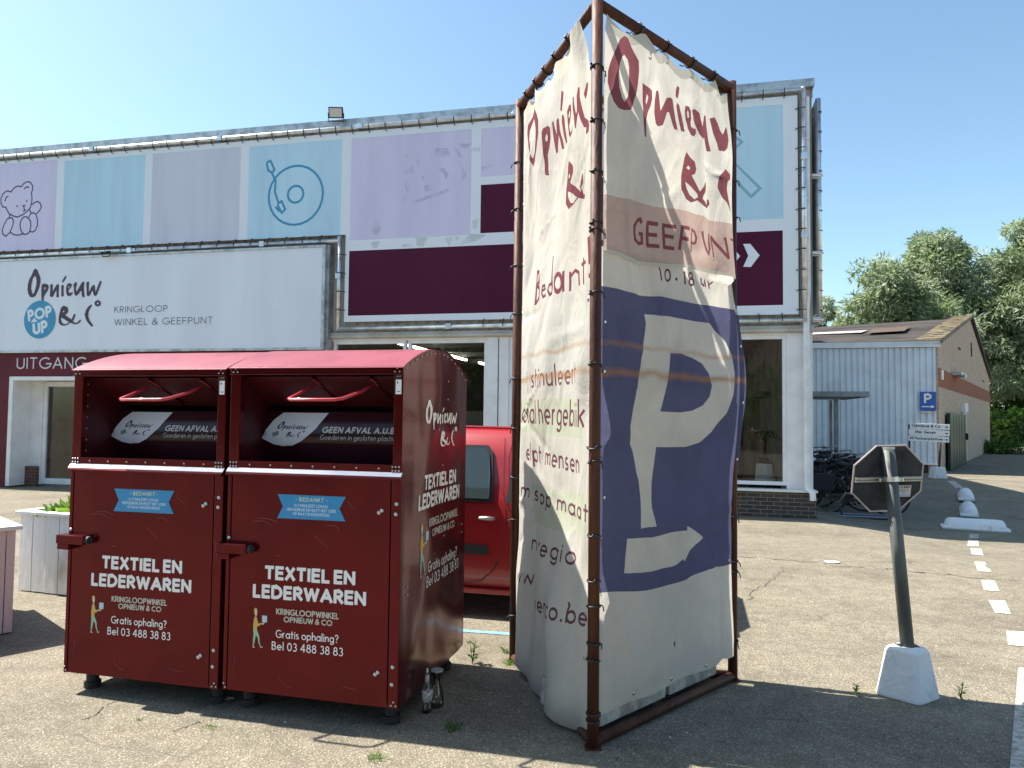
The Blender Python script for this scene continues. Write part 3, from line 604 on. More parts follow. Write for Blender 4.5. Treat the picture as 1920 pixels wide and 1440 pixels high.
# ================================================================== ground and its painted markings
gx = [-160, -80, -40, -20, -10, -5, 0, 3, 4.5] + [4.7 + .1 * i for i in range(24)] + [7.5, 9, 12, 16, 24, 40, 80, 200]
gy = [-90, -45, -20, -10, -5, 0, 3, 5, 6.5] + [7 + .25 * i for i in range(15)] + [11, 12, 13] + [13.4 + .3 * i for i in range(13)] + [19, 24, 32, 45, 70, 120, 260]
gm_ = MB(); nyg = len(gy)
gm_.add([(x, y, ground_z(x, y)) for x in gx for y in gy], [(i * nyg + j, (i + 1) * nyg + j, (i + 1) * nyg + j + 1, i * nyg + j + 1) for i in range(len(gx) - 1) for j in range(nyg - 1)])
g = gm_.build('ground', M['asphalt'], smooth=True); tag(g, kind='structure')
def flat(name, quads, m, z=0.004):
    mb = MB()
    for q in quads: mb.add([(x, y, ground_z(x, y) + z) for x, y in q], [list(range(len(q)))])
    return tag(mb.build(name, m), kind='structure')
dash = [((6.81, 10.96), (6.97, 10.97), (6.64, 10.45), (6.49, 10.47)), ((6.38, 10.23), (6.55, 10.25), (6.12, 9.53), (5.94, 9.5)), ((5.38, 8.56), (5.55, 8.62), (5.14, 7.88), (5.0, 7.89)),
        ((4.75, 7.45), (4.89, 7.45), (4.62, 6.97), (4.49, 7.0)), ((4.29, 6.63), (4.43, 6.61), (4.17, 6.15), (4.06, 6.19)), ((3.80, 5.67), (3.95, 5.65), (3.70, 5.26), (3.58, 5.32)), ((7.21, 11.57), (7.36, 11.57), (7.08, 11.15), (6.94, 11.16))]
for q in dash: flat('road_marking', [q], M['paintw'])
flat('road_marking', [((3.32, 4.84), (3.44, 4.80), (2.37, 3.30), (2.24, 3.34))], M['paintw'])
flat('road_marking', [[(9.95 + .145 * i, 16.2 + .29 * i) for i in range(13)] + [(9.95 + .145 * i + .2, 16.2 + .29 * i) for i in range(12, -1, -1)]], M['paintw'])
blue = mat('blue road paint', (0.16, 0.36, 0.52), 0.8, col2=(0.2, 0.24, 0.26), scale=20, blotch=(0.5, 0.7))
def crack(pts, w, seed):
    rn = random.Random(seed); fine = []
    for a, b_ in zip(pts, pts[1:]):
        for k in range(6): fine.append((a[0] + (b_[0] - a[0]) * k / 6 + rn.gauss(0, w * 1.4), a[1] + (b_[1] - a[1]) * k / 6 + rn.gauss(0, w * 2.2)))
    mb = MB(); L_, R_ = [], []
    for i, p in enumerate(fine):
        q = fine[min(i + 1, len(fine) - 1)] if i < len(fine) - 1 else p; o_ = fine[i - 1] if i else p
        d = Vector((q[0] - o_[0], q[1] - o_[1])).normalized(); n_ = Vector((-d.y, d.x)) * w * rn.uniform(.15, .8)
        L_.append((p[0] + n_.x, p[1] + n_.y)); R_.append((p[0] - n_.x, p[1] - n_.y))
    for i in range(len(fine) - 1):
        if rn.random() < .12: continue
        mb.add([(x, y, ground_z(x, y) + .003) for x, y in (L_[i], L_[i + 1], R_[i + 1], R_[i])], [(0, 1, 2, 3)])
    tag(mb.build('ground_crack', crk_m), kind='structure')
crk_m = mat('open crack', (.085, .072, .055), .95)
crack([(2.65, 8.56), (2.96, 8.48), (3.18, 8.4), (3.43, 8.27), (3.56, 8.15), (3.86, 8.06), (4.13, 7.91), (4.41, 7.79), (4.64, 7.62), (4.9, 7.51), (5.15, 7.41)], 0.016, 3)
crack([(-2.21, 3.86), (-2.18, 3.92), (-2.19, 4.06), (-2.16, 4.15)], 0.006, 4)
crack([(-1.69, 3.77), (-1.63, 3.81), (-1.58, 3.88), (-1.49, 3.9), (-1.42, 3.94)], 0.006, 5)
crack([(2.07, 6.45), (2.33, 6.95), (2.48, 7.18), (2.72, 7.54), (3.0, 8.1)], 0.012, 6)
flat('parking_line', [((-0.95, 5.66), (-0.95, 5.60), (0.9, 5.24), (0.9, 5.30))], blue)

# ================================================================== the shop building
FA = 0.22932
FC = (4.914, 11.905, 0)
shop = thing('shop_building', 'long low shop building with corrugated pale upper wall and a row of big display windows', 'building', FC, -FA)
XL = -22.0
def corr_wall(x0, x1, z0, z1, y, per=0.2, amp=0.03):
    mb = MB(); pr = []
    x = x0
    while x < x1:
        for dx, dy in ((0, 0), (per * .5, 0), (per * .6, amp), (per * .9, amp)):
            if x + dx < x1: pr.append((x + dx, y + dy))
        x += per
    pr.append((x1, y))
    vs = [(a, b, z0) for a, b in pr] + [(a, b, z1) for a, b in pr]; n = len(pr)
    mb.add(vs, [(i, i + 1, n + i + 1, n + i) for i in range(n - 1)])
    return mb
corr_wall(XL, 0, 3.14, 7.10, 0.0).build('cladding', M['clad'], shop)
wl = MB()
wl.box(XL, 0, 0.06, 0.20, 3.12, 7.08)
wl.box(-0.20, 0.0, 0.20, 13.0, -0.4, 7.08); wl.box(XL, XL + .2, 0.2, 13.0, 0, 7.08); wl.box(XL + .2, -0.2, 12.8, 13.0, 0, 7.08)
wl.build('wall', mat('rendered side wall', (0.42, 0.41, 0.38), 0.8, var=0.2, scale=1.5), shop)
MB().box(XL, -0.2, 0.2, 13.0, 6.85, 7.0).build('roof', mat('roof felt', (0.07, 0.07, 0.07), 0.9), shop)
cp = MB().box(XL, 0.03, -0.10, 0.25, 7.10, 7.20); cp.box(XL, 0.03, -0.115, -0.10, 7.08, 7.215); cp.box(0.0, 0.06, 0.25, 13.0, 7.06, 7.20)
cp.build('roof_coping', M['metal'], shop)
lt = MB().box(-8.55, 0.0, -0.10, 0.06, 3.02, 3.13); lt.box(-8.55, -0.02, -0.13, -0.10, 3.035, 3.075)
lt.build('lintel', M['clad'], shop)
# interior
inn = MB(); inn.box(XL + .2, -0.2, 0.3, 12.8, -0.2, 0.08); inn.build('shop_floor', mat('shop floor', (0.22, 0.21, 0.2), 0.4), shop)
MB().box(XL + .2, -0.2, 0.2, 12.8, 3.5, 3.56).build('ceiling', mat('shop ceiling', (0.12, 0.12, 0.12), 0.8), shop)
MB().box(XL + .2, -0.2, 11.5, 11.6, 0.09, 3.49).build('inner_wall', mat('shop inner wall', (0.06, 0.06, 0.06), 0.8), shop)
lampm = emis('lit tube', (1.0, 0.93, 0.8), 5.0)
for lx, y0, y1 in ((-8.3, 1.7, 3.05), (-8.3, 3.15, 4.5), (-8.2, 6.0, 7.6), (-8.1, 8.7, 10.1), (-11.6, 3, 4.5), (-11.6, 6, 7.5), (-4.9, 3.2, 4.7), (-4.9, 6.2, 7.7)):
    MB().box(-.04, .04, y0, y1, 0, 0.05).build('ceiling_lamp', lampm, shop, loc=(lx, 0, 3.19))
cbm = mat('ceiling beam', (.16, .15, .14), .8)
for i in range(9): MB().box(XL + .3, -.3, 1.0 + i * 1.25, 1.12 + i * 1.25, 3.3, 3.49).build('ceiling_beam', cbm, shop)
shm = [mat('shelf brown', (.12, .07, .04), .7), mat('shelf grey', (.2, .2, .2), .7), mat('shelf blue', (.06, .08, .14), .7)]
rn = random.Random(2)
for i in range(9):
    x = -8.2 + i * .85 + rn.uniform(-.1, .1); y = rn.uniform(2.2, 5.5); h = rn.uniform(1.2, 1.9)
    MB().box(x, x + .7, y, y + .4, .09, h).build('shop_shelf', shm[i % 3], shop)
# display windows: frame members around panes
def win(x0, x1, z0=0.52, z1=2.98):
    f = MB(); w = 0.06; y0, y1 = -0.03, 0.07
    f.box(x0, x0 + w, y0, y1, z0, z1); f.box(x1 - w, x1, y0, y1, z0, z1); f.box(x0 + w, x1 - w, y0, y1, z0, z0 + w); f.box(x0 + w, x1 - w, y0, y1, z1 - w, z1)
    fo = f.build('window', M['white'], shop, bevel=0.006)
    quad(x0 + w, x1 - w, 0.02, z0 + w, z1 - w).build('pane', M['glass'], fo)
for x0, x1 in ((-8.52, -7.06), (-7.02, -5.50), (-5.10, -3.60), (-3.56, -2.1), (-2.06, -0.42)): win(x0, x1)
cl = MB().box(-5.50, -5.30, -0.06, 0.12, 0.46, 3.02); cl.box(-5.28, -5.10, -0.05, 0.12, 0.46, 3.02); cl.box(-0.42, -0.02, -0.045, 0.12, 0.46, 3.02); cl.box(-8.55, -0.42, -0.04, .08, 2.98, 3.02)
cl.build('window_column', M['white'], shop, bevel=0.006)
MB().box(-8.55, 0.03, -0.16, 0.12, 0.425, 0.46).build('window_sill', mat('white sill', (0.7, 0.7, 0.68), 0.5), shop, bevel=0.004)
MB().box(-8.55, 0.02, -0.09, 0.2, -0.2, 0.425).build('brick_plinth', brick_mat('dark brick', (0.045, 0.036, 0.03), (0.075, 0.06, 0.05), (0.19, 0.18, 0.16)), shop)
# entrance front
mw = MB()
mw.box(XL, -15.80, -0.20, 0.0, 0.0, 2.84); mw.box(-13.4, -8.60, -0.20, 0.0, 0.0, 2.84); mw.box(-15.80, -13.4, -0.20, 0.0, 2.31, 2.84)
mw.build('entrance_wall', M['maroon'], shop)
MB().box(-8.60, -8.555, -0.20, 0.05, 0.0, 4.78).build('corner_trim', M['metal'], shop)
fr = MB(); fr.box(-15.80, -15.70, -0.215, 0.34, 0.03, 2.31); fr.box(-13.5, -13.4, -0.215, 0.34, 0.03, 2.31); fr.box(-15.70, -13.5, -0.215, 0.34, 2.23, 2.31); fr.box(-15.70, -15.40, 0.24, 0.34, 0.03, 2.23)
fr.build('door_frame', M['white'], shop, bevel=0.006)
MB().box(-15.70, -15.42, 0.15, 0.235, 0.0, 0.42).build('brick_pier', brick_mat('brown brick', (0.12, 0.05, 0.03), (0.16, 0.07, 0.045), (0.2, 0.18, 0.16)), shop)
for x0, x1, hx in ((-15.40, -14.46, -14.52), (-14.44, -13.5, -14.38)):
    d = MB(); w = .09
    d.box(x0, x0 + w, 0.26, 0.32, 0.05, 2.22); d.box(x1 - w, x1, 0.26, 0.32, 0.05, 2.22); d.box(x0 + w, x1 - w, 0.26, 0.32, 0.05, 0.17); d.box(x0 + w, x1 - w, 0.26, 0.32, 2.12, 2.22)
    do = d.build('door', M['white'], shop, bevel=0.005)
    quad(x0 + w, x1 - w, 0.29, 0.17, 2.12).build('pane', M['glass'], do)
    MB().tube([(hx, .26, 0.95), (hx, .20, 0.95), (hx, .20, 1.3), (hx, .26, 1.3)], 0.012).build('handle', M['metal'], do)
# downpipe
dp = MB(); dp.tube([(-0.10, -0.10, 6.9), (-0.10, -0.10, 3.7), (-0.125, -0.13, 3.4), (-0.125, -0.13, 0.55), (-0.125, -0.16, 0.48), (-0.06, -0.20, 0.44), (-0.05, -0.20, 0.31)], 0.05, 14)
for z in (6.2, 5.2, 4.2, 2.4, 1.1): dp.tube([(-0.115, -0.115 if z > 3.5 else -.13, z - .02), (-0.115, -0.115 if z > 3.5 else -.13, z + .02)], 0.062, 14)
dp.build('downpipe', mat('pale pipe', (0.66, 0.67, 0.67), 0.4, var=0.1, scale=3), shop, auto=R(40))

# ================================================================== lower shop sign
shade = srgb
bmat = {
 'base': mat('billboard white', (0.72, 0.77, 0.83), 0.6, spec=.2), 'blue': mat('print pale blue', (0.46, 0.67, 0.80), 0.6, spec=.2, var=.05, scale=1.2, stretch=(2, 1, .2)), 'lilac': mat('print lilac', (0.62, 0.59, 0.77), 0.6, spec=.2, var=.04, scale=1.2, stretch=(2, 1, .2)),
 'grey': mat('print mauve grey', (0.58, 0.60, 0.70), 0.6, spec=.2, var=.04, scale=1.2, stretch=(2, 1, .2)), 'maroon': mat('print aubergine', (0.072, 0.010, 0.034), 0.6, spec=.12, var=.08, scale=.7), 'ink': mat('print ink blue', (0.04, 0.035, 0.09), 0.5),
 'cyan': mat('print cyan line', (0.03, 0.26, 0.45), 0.5), 'mist': mat('print faint mauve', (0.47, 0.43, 0.60), 0.6, col2=(.59, .56, .74), scale=5), 'pale': mat('print faint grey green', (0.50, 0.56, 0.58), 0.5, col2=(.64, .69, .74), scale=5), 'teal': mat('print teal line', (0.22, 0.42, 0.51), 0.5)}
sg = thing('shop_sign', 'white sign board with handwritten logo and round blue POP UP disc above the entrance', 'sign', FC, -FA)
BY = -0.262
MB().box(-22.0, -8.66, BY + .002, -0.20, 2.845, 4.735).build('board', mat('sign board white', (0.70, 0.75, 0.82), 0.55, spec=.25, var=0.04, scale=0.7, stretch=(1.5, 1, .25)), sg)
tr = MB(); tr.box(-22.0, -8.60, BY - .02, -0.20, 4.735, 4.775); tr.box(-8.66, -8.60, BY - .02, -0.20, 2.80, 4.735); tr.box(-22.0, -8.66, BY - .012, -0.20, 2.80, 2.845)
tr.build('edge_trim', M['metal'], sg)
plane = lambda y: (lambda u, v: (u, y, v))
P_, H_ = logo(-15.377, 3.947, 1.82)
printed('lettering', None, [(0, P_, H_), (0, text('KRINGLOOP', -13.23, -11.99, 3.589, 0.128, w=.085), []), (0, text('WINKEL & GEEFPUNT', -13.22, -10.97, 3.332, 0.135, w=.085), [])], plane(BY - .003), [mat('aubergine letters', (0.045, 0.02, 0.04), 0.5)], sg)
dsc = [(-15.036 + .395 * math.cos(t * math.pi / 20), 3.487 + .395 * math.sin(t * math.pi / 20)) for t in range(40)]
def rot(polys, cx, cz, a):
    c, s_ = math.cos(a), math.sin(a); return [[(cx + (x - cx) * c - (y - cz) * s_, cz + (x - cx) * s_ + (y - cz) * c) for x, y in p] for p in polys]
pu = rot(text('POP', -15.34, -14.74, 3.49, 0.25, w=.24, gap=.1), -15.036, 3.6, R(9)) + rot(text('UP', -15.20, -14.83, 3.19, 0.27, w=.24, gap=.1), -15.0, 3.3, R(7))
pu += [[(-15.26, 3.43), (-15.17, 3.53), (-15.09, 3.44)]]
printed('pop_up_disc', dsc, [(1, pu, [])], plane(BY - .0045), [mat('disc blue', (0.025, 0.27, 0.47), 0.5), bmat['base']], sg)
# UITGANG
printed('lettering', None, [(0, text('UITGANG', -15.64, -13.88, 2.465, 0.245, w=.12, gap=.14), [])], plane(-0.206), [mat('pale letters', (0.62, 0.6, 0.62), 0.5)], shop)

# ================================================================== upper billboard on its tube frame
bb = thing('billboard', 'big banner of pastel squares with line drawings, stretched on tubes below the roof edge', 'billboard', FC, -FA)
def rect(x0, x1, z0, z1): return [(x0, z0), (x1, z0), (x1, z1), (x0, z1)]
def lines(pl, w): return [q for s_ in pl for q in stroke(s_, w, ext=w * .3)]
circ = lambda cx, cz, r, n=28: [(cx + r * math.cos(2 * math.pi * t / n), cz + r * math.sin(2 * math.pi * t / n)) for t in range(n + 1)]
dom = [(-22, 4.985), (-8.27, 4.985), (-8.27, 3.33), (-.24, 3.31), (-.24, 6.94), (-22, 6.95)]
keys = ['base', 'blue', 'lilac', 'grey', 'maroon', 'ink', 'cyan', 'mist', 'pale', 'teal']
lay = [(8, D_pg, []), (2, [rect(-16.9, -14.88, 4.985, 6.885), rect(-8.19, -5.82, 4.87, 6.82), rect(-5.64, -2.9, 5.92, 6.81)], []), (1, [rect(-19.1, -17.1, 4.985, 6.9), rect(-14.70, -12.73, 4.985, 6.84), rect(-10.36, -8.38, 4.985, 6.825), rect(-2.7, -.465, 4.9, 6.81)], []),
       (3, [rect(-12.56, -10.54, 4.985, 6.84)], []), (4, [rect(-5.635, -2.9, 4.89, 5.773), rect(-8.19, -2.9, 3.445, 4.67), rect(-2.7, -.478, 3.468, 4.70)], []),
       (7, D_ph, []), (5, lines(D_bear, .03), []), (6, lines([circ(-9.335, 5.80, .575), circ(-9.335, 5.82, .165, 16)], .045) + lines(D_arm, .045), []),
       (9, lines([p + [p[0]] for p in D_ham], .05), []), (0, D_chev + [[(x - .31, z) for x, z in D_chev[0]]], [])]
printed('banner', dom, lay, plane(-0.13), [bmat[k] for k in keys], bb, smooth=False)
TR_ = 0.042
def fr_tube(pts): return MB().tube(pts, TR_, 10).build('frame_tube', M['tube'], bb, smooth=True)
fr_tube([(-22, -.15, 7.03), (-.14, -.15, 7.02)])
fr_tube([(-22, -.15, 4.87), (-8.38, -.15, 4.87)])
fr_tube([(-8.38, -.15, 4.95), (-8.38, -.15, 3.17)])
fr_tube([(-8.42, -.15, 3.20), (-.12, -.15, 3.215)])
fr_tube([(-.15, -.15, 7.06), (-.15, -.15, 3.18)])
for x, z in ((-17, 7.03), (-14, 7.03), (-11, 7.03), (-8, 7.03), (-5, 7.03), (-2, 7.03), (-.15, 5.9), (-.15, 4.6), (-6.2, 3.21), (-2.5, 3.21), (-13, 4.87), (-10, 4.87), (-8.38, 4.2)): MB().tube([(x, -.15, z), (x, .06, z)], .02, 6).box(x - .05, x + .05, -.2, -.1, z - .05, z + .05).build('bracket', M['tube'], bb)
tie0 = None; nt_ = 0; rest = MB()
def tie(x, z, ang):
    global tie0, nt_
    nt_ += 1
    L = 0.11
    if tie0 is None:
        tie0 = MB().tube([(0, -.06, -.02), (0, -.065, .03), (0, -.02, L), (0, 0.02, L + .01)], 0.009, 5).build('tie', M['black'], bb, loc=(x, -.15, z)); tie0.rotation_euler = (0, ang, 0); return
    share(tie0, 'tie', bb, (x, -.15, z), (0, ang, 0))
x = -.45
while x > -16.9 and nt_ < 48: tie(x, 7.03, R(180)); x -= .335
x = -8.75
while x > -16.8: tie(x, 4.87, 0); x -= .37
for z in (4.6, 4.25, 3.9, 3.55): tie(-8.38, z, R(90))
for z in (6.7, 6.37, 6.04, 5.7, 5.37, 5.03, 4.7, 4.37, 4.03, 3.7, 3.38): tie(-.15, z, R(-90))
x = -.5
while x > -8.2 and nt_ < 100:
    tie(x, 3.21, 0); x -= .36
# the second banner frame, round the corner, seen edge-on
sb = thing('billboard', 'second banner frame round the building corner, seen edge-on as one vertical tube with ties', 'billboard', FC, -FA)
MB().box(.14, .15, .35, 6.0, 3.4, 6.9).build('banner', bmat['base'], sb)
MB().tube([(.13, .18, 6.98), (.13, .18, 3.2)], .045, 10).build('frame_tube', M['tube'], sb, smooth=True)
MB().tube([(.13, .18, 3.22), (.13, 6.2, 3.22)], .045, 10).build('frame_tube', M['tube'], sb, smooth=True)
MB().tube([(.13, .18, 6.95), (.13, 6.2, 6.95)], .045, 10).build('frame_tube', M['tube'], sb, smooth=True)
for z in (5.65, 4.35, 3.25): MB().box(0.0, .13, .12, .22, z - .04, z + .04).tube([(-.3, -.05, z), (.18, .1, z)], .02, 6).build('bracket', M['tube'], sb)
t0 = None
for i in range(11):
    z = 6.75 - i * .335
    if t0 is None: t0 = MB().tube([(0, -.052, 0), (.05, -.02, 0), (.052, .03, 0), (.03, .2, 0)], .008, 5).build('tie', M['black'], sb, loc=(.13, .18, z))
    else: share(t0, 'tie', sb, (.13, .18, z))

# floodlights
def flood(label, x, y, z, s=1.0, tilt=-40, rz=0):
    t = thing('floodlight', label, 'floodlight', (0, 0, 0)); t.parent = None
    Mx = Matrix.Translation(FC) @ Matrix.Rotation(-FA, 4, 'Z') @ Matrix.Translation((x, y, z)) @ Matrix.Rotation(R(rz), 4, 'Z')
    t.matrix_world = Mx
    Tm = Matrix.Rotation(R(tilt), 4, 'X')
    b = MB().box(-.16 * s, .16 * s, -.03 * s, .04 * s, -.11 * s, .13 * s, M=Tm); 
    for k in range(5): b.box(-.14 * s + k * .07 * s - .008, -.14 * s + k * .07 * s + .008, .04 * s, .075 * s, -.08 * s, .1 * s, M=Tm)
    b.build('housing', M['black'], t, bevel=.008)
    MB().box(-.135 * s, .135 * s, -.036 * s, -.031 * s, -.085 * s, .105 * s, M=Tm).build('lens', mat('lamp lens', (0.55, 0.54, 0.5), 0.15), t)
    MB().tube([(-.17 * s, 0, 0), (-.17 * s, .03, -.17 * s), (.17 * s, .03, -.17 * s), (.17 * s, 0, 0)], .012, 6).build('bracket', M['black'], t)
    return t
flood('black square floodlight on the roof edge of the shop', -8.48, -.22, 7.30, .85, 22, 14)
flood('small pale lamp under the tube between the two sign boards', -13.35, -.42, 4.80, 0.5, -75, 0)
# notices left of the door
n1 = thing('notice_board', 'round red notice above a white sheet on the maroon wall beside the door', 'notice', FC, -FA)
def disc(cx, cz, r, y0, y1, n=24): return MB().prism([(cx + r * math.cos(2 * math.pi * t / n), cz + r * math.sin(2 * math.pi * t / n)) for t in range(n)], 'y', y0, y1)
disc(-16.3, 1.72, .17, -.215, -.201).build('red_disc', mat('notice red', (0.5, 0.03, 0.03), 0.5), n1)
disc(-16.3, 1.72, .115, -.219, -.2155).build('white_disc', M['steelw'], n1)
MB().box(-16.42, -16.12, -.2235, -.2195, 1.15, 1.56).build('paper_sheet', M['steelw'], n1)
MB().box(-16.45, -16.28, -.2135, -.201, .95, 1.10).build('blue_plate', mat('notice blue', (0.02, 0.12, 0.45), 0.5), n1)

# things behind the glass
pp = thing('potted_plant', 'spiky plant in a white pot behind the right display window', 'plant', tuple(Matrix.Translation(FC) @ Matrix.Rotation(-FA, 4, 'Z') @ Vector((-.72, .45, .08))), -FA)
MB().lathe([(.16, .45), (.13, .76), (.12, .76)], 4).build('pot', M['concw'], pp)
MB().box(-.25, .25, -.2, .2, 0, .45).build('stand', M['dark'], pp)
MB().tube([(0, 0, .7), (.02, 0, 1.2)], .02, 6).build('stem', M['dark'], pp)
lf = MB(); rn = random.Random(3)
for k in range(34):
    a = rn.uniform(0, 6.28); L = rn.uniform(.25, .5); ca, sa = math.cos(a), math.sin(a); h = rn.uniform(.1, .35)
    p = [(ca * L * t, sa * L * t, 1.18 + h * 2 * t - (h * 2.2) * t * t) for t in (0, .35, .7, 1)]
    w = .014
    lf.add([(p[0][0] - sa * w, p[0][1] + ca * w, p[0][2]), (p[0][0] + sa * w, p[0][1] - ca * w, p[0][2]), (p[1][0] + sa * w, p[1][1] - ca * w, p[1][2]), (p[1][0] - sa * w, p[1][1] + ca * w, p[1][2]), (p[2][0] + sa * w, p[2][1] - ca * w, p[2][2]), (p[2][0] - sa * w, p[2][1] + ca * w, p[2][2]), p[3]], [(0, 1, 2, 3), (3, 2, 4, 5), (5, 4, 6)])
lf.build('leaves', mat('house plant green', (0.10, 0.16, 0.06), 0.6), pp)
fl = thing('beach_flag', 'pale curved advertising flag with upright lettering behind the shop window', 'flag', tuple(Matrix.Translation(FC) @ Matrix.Rotation(-FA, 4, 'Z') @ Vector((-4.75, .35, .08))), -FA)
MB().tube([(0, 0, 0), (0, 0, 1.8), (.05, 0, 2.5), (.22, 0, 2.85)], .012, 6).build('pole', M['metal'], fl)
fm = mat('flag cloth', (0.55, 0.68, 0.66), 0.7)
MB().grid(lambda u, v: (-.0 - (.36 * (1 - .8 * max(0, v - .55) ** 2 * 4)) * u, .03 * math.sin(u * 5 + v * 3), .5 + 2.3 * v), 6, 10).build('cloth', fm, fl, smooth=True)
tx = [[(-.22 - (p[1]), 1.2 + p[0]) for p in q] for q in text('FOR HANDLU', 0, 1.3, -.06, .11, w=.14)]
printed('lettering', None, [(0, tx, [])], lambda u, v: (u, -.045, v), [M['black']], fl)

# ================================================================== barn behind, with corrugated front and brick gable
B0, B1 = Vector((13.06, 22.37, 0)), Vector((26.40, 40.40, 0))
gd = (B1 - B0).normalized()
barn = thing('barn', 'barn with white corrugated front, pink brick gable with a brown band and a dark roof', 'building', tuple(B0), 0)
GA = math.atan2(gd.y, gd.x)                      # gable frame: x along the gable, -y outwards (to the right)
GL = (B1 - B0).length
gable = bpy.data.objects.new('gable_wall', None)
def gm(mb, name, m, parent=None, bevel=0, loc=None):
    o = mb.build(name, m, parent or barn, bevel=bevel, loc=loc)
    if not parent: o.rotation_euler = (0, 0, GA)
    return o
gb = MB().prism([(0, -0.2), (GL, -0.2), (GL, 3.96), (GL / 2, 6.0), (0, 4.03)], 'y', 0.0, 0.3)
gm(gb, 'gable_wall', brick_mat('pink brick', (0.47, 0.34, 0.245), (0.54, 0.39, 0.285), (0.50, 0.43, 0.36), bw=.22, rh=.075, ms=.014))
gm(MB().box(0.02, GL, -.012, -.001, 2.66, 3.24), 'painted_band', brick_mat('brown painted brick', (0.30, 0.095, 0.04), (0.34, 0.11, 0.045), (0.25, 0.10, 0.05), bw=.22, rh=.075, ms=.014))
do = gm(MB().box(1.5, 6.8, -.16, -.06, 0.02, 1.86), 'green_door', mat('dark green paint', (0.008, 0.022, 0.014), 0.35, var=.2, scale=3), bevel=.02)
hb = MB()
for i in range(1, 6): hb.box(1.5 + i * .88, 1.51 + i * .88, -.168, -.161, .05, 1.8)
hb.box(6.5, 6.6, -.24, -.161, .9, 1.15); hb.build('handle', M['black'], do)
gm(MB().box(6.85, 8.4, -.05, -.001, .05, 2.05), 'white_door', mat('peeling white paint', (0.6, 0.6, 0.55), 0.7, col2=(.35, .34, .3), scale=4, blotch=(.55, .7)))
gm(MB().box(6.7, 8.0, -.14, -.002, 1.95, 2.3), 'door_hood', M['concw'])
gm(MB().box(3.6, 5.6, -.30, -.02, 3.2, 3.31).box(4.3, 4.7, -.35, -.30, 3.1, 3.25), 'wall_lamp', M['metal'])
an = MB(); an.box(11.3, 11.5, -.04, -.001, 4.4, 5.0); an.box(11.2, 11.6, -.05, -.041, 4.68, 4.74); an.box(6.0, 6.7, -.04, -.001, 4.3, 4.36); an.box(17.5, 18.3, -.04, -.001, 3.6, 3.66)
gm(an, 'wall_anchor', mat('rusty iron', (0.12, 0.06, 0.04), .8))
gm(MB().box(0.55, 0.9, -.05, -.001, 2.9, 3.2), 'wall_plate', M['steelw'])
# front wall, parallel to the shop, corrugated
fa = math.atan2(-.272, .962)
fw = MB(); pr = []; x = -6.0
while x < 0: pr += [(min(0, x + a_), y_) for a_, y_ in ((0, .04), (.07, .04), (.09, 0), (.155, 0)) if x + a_ < 0]; x += .175
pr.append((0.0, .05)); n = len(pr)
fw.add([(a, b, .30) for a, b in pr] + [(a, b, 3.86) for a, b in pr], [(i, i + 1, n + i + 1, n + i) for i in range(n - 1)])
o = fw.build('corrugated_wall', mat('white corrugated sheet', (0.66, 0.71, 0.76), 0.45, var=.07, scale=1.2), barn); o.rotation_euler = (0, 0, fa)
o = MB().box(-6, 0.02, .12, .3, -.1, 3.9).build('inner_wall', mat('dark plinth', (.05, .05, .05), .9), barn); o.rotation_euler = (0, 0, fa)
o = MB().box(-6, 0.06, -.06, .12, 3.87, 4.05).build('eave_board', M['white'], barn); o.rotation_euler = (0, 0, fa)
o = MB().box(-6, 0.0, -.02, .08, .26, .30).build('sill_rail', M['steelw'], barn); o.rotation_euler = (0, 0, fa)
E0 = Vector((0.962 * -6, -0.272 * -6, 4.06)); E1 = Vector((.05, -.1, 4.06)); AP = gd * (GL / 2) + Vector((0, 0, 6.06)); RL = Vector((14.4, 35.2, 0)) - B0 + Vector((-8, 5.9, 6.06)); BE = gd * (GL + .2) + Vector((0, 0, 3.95)); BL = BE + (RL - AP)
rm = mat('bitumen roof', (0.05, 0.044, 0.04), .95, spec=.1, var=.3, scale=.6, bump=.3, bscale=6)
rf = MB().add([E0, E1, AP, RL], [(0, 1, 2, 3)]).add([RL, AP, BE, BL], [(0, 1, 2, 3)]).add([q - Vector((0, 0, .08)) for q in (E0, E1, AP, RL)], [(3, 2, 1, 0)])
ro = rf.build('roof', rm, barn)
def onroof(s, t): # s from left eave to right, t up the slope
    a = E0.lerp(E1, s); b = RL.lerp(AP, s); return a.lerp(b, t)
def rpatch(q, name, m, dz=.14, corr=0):
    mb = MB(); mb.add([onroof(*p) + Vector((0, 0, dz)) for p in q], [tuple(range(len(q)))]); return mb.build(name, m, ro)
rpatch([(0.05, .20), (.68, .24), (.72, .36), (.05, .33)], 'roof_light', mat('pale corrugated roof sheet', (.42, .40, .36), .8, col2=(.16, .155, .145), scale=40, stretch=(1, .05, .05)))
rpatch([(.70, .2), (.84, .25), (.86, .46), (.74, .42)], 'roof_patch', mat('red roof patch', (.10, .07, .055), .9, spec=.1, var=.2))
vm = mat('mossy verge tiles', (0.26, 0.21, 0.13), .9, col2=(.09, .08, .05), scale=3.0, bump=.8, bscale=8)
vg = MB(); E1b = Vector((0, 0, 4.0)); k = 16
for i in range(k):
    a = E1b.lerp(AP, i / k); b = E1b.lerp(AP, (i + 1) / k); nrm = Vector((gd.y, -gd.x, 0))
    up = Vector((0, 0, .16)); inn_ = -nrm * .6; out_ = nrm * .12; d_ = (b - a) * .03
    vs = [a + out_, b + d_ + out_, b + d_ + out_ + up * .75, a + out_ + up, a + inn_, b + d_ + inn_, b + d_ + inn_ + up * .75, a + inn_ + up]
    vg.add(vs, [(0, 1, 2, 3), (5, 4, 7, 6), (3, 2, 6, 7), (1, 0, 4, 5), (0, 3, 7, 4), (2, 1, 5, 6)])
vg.build('verge_tiles', vm, barn)
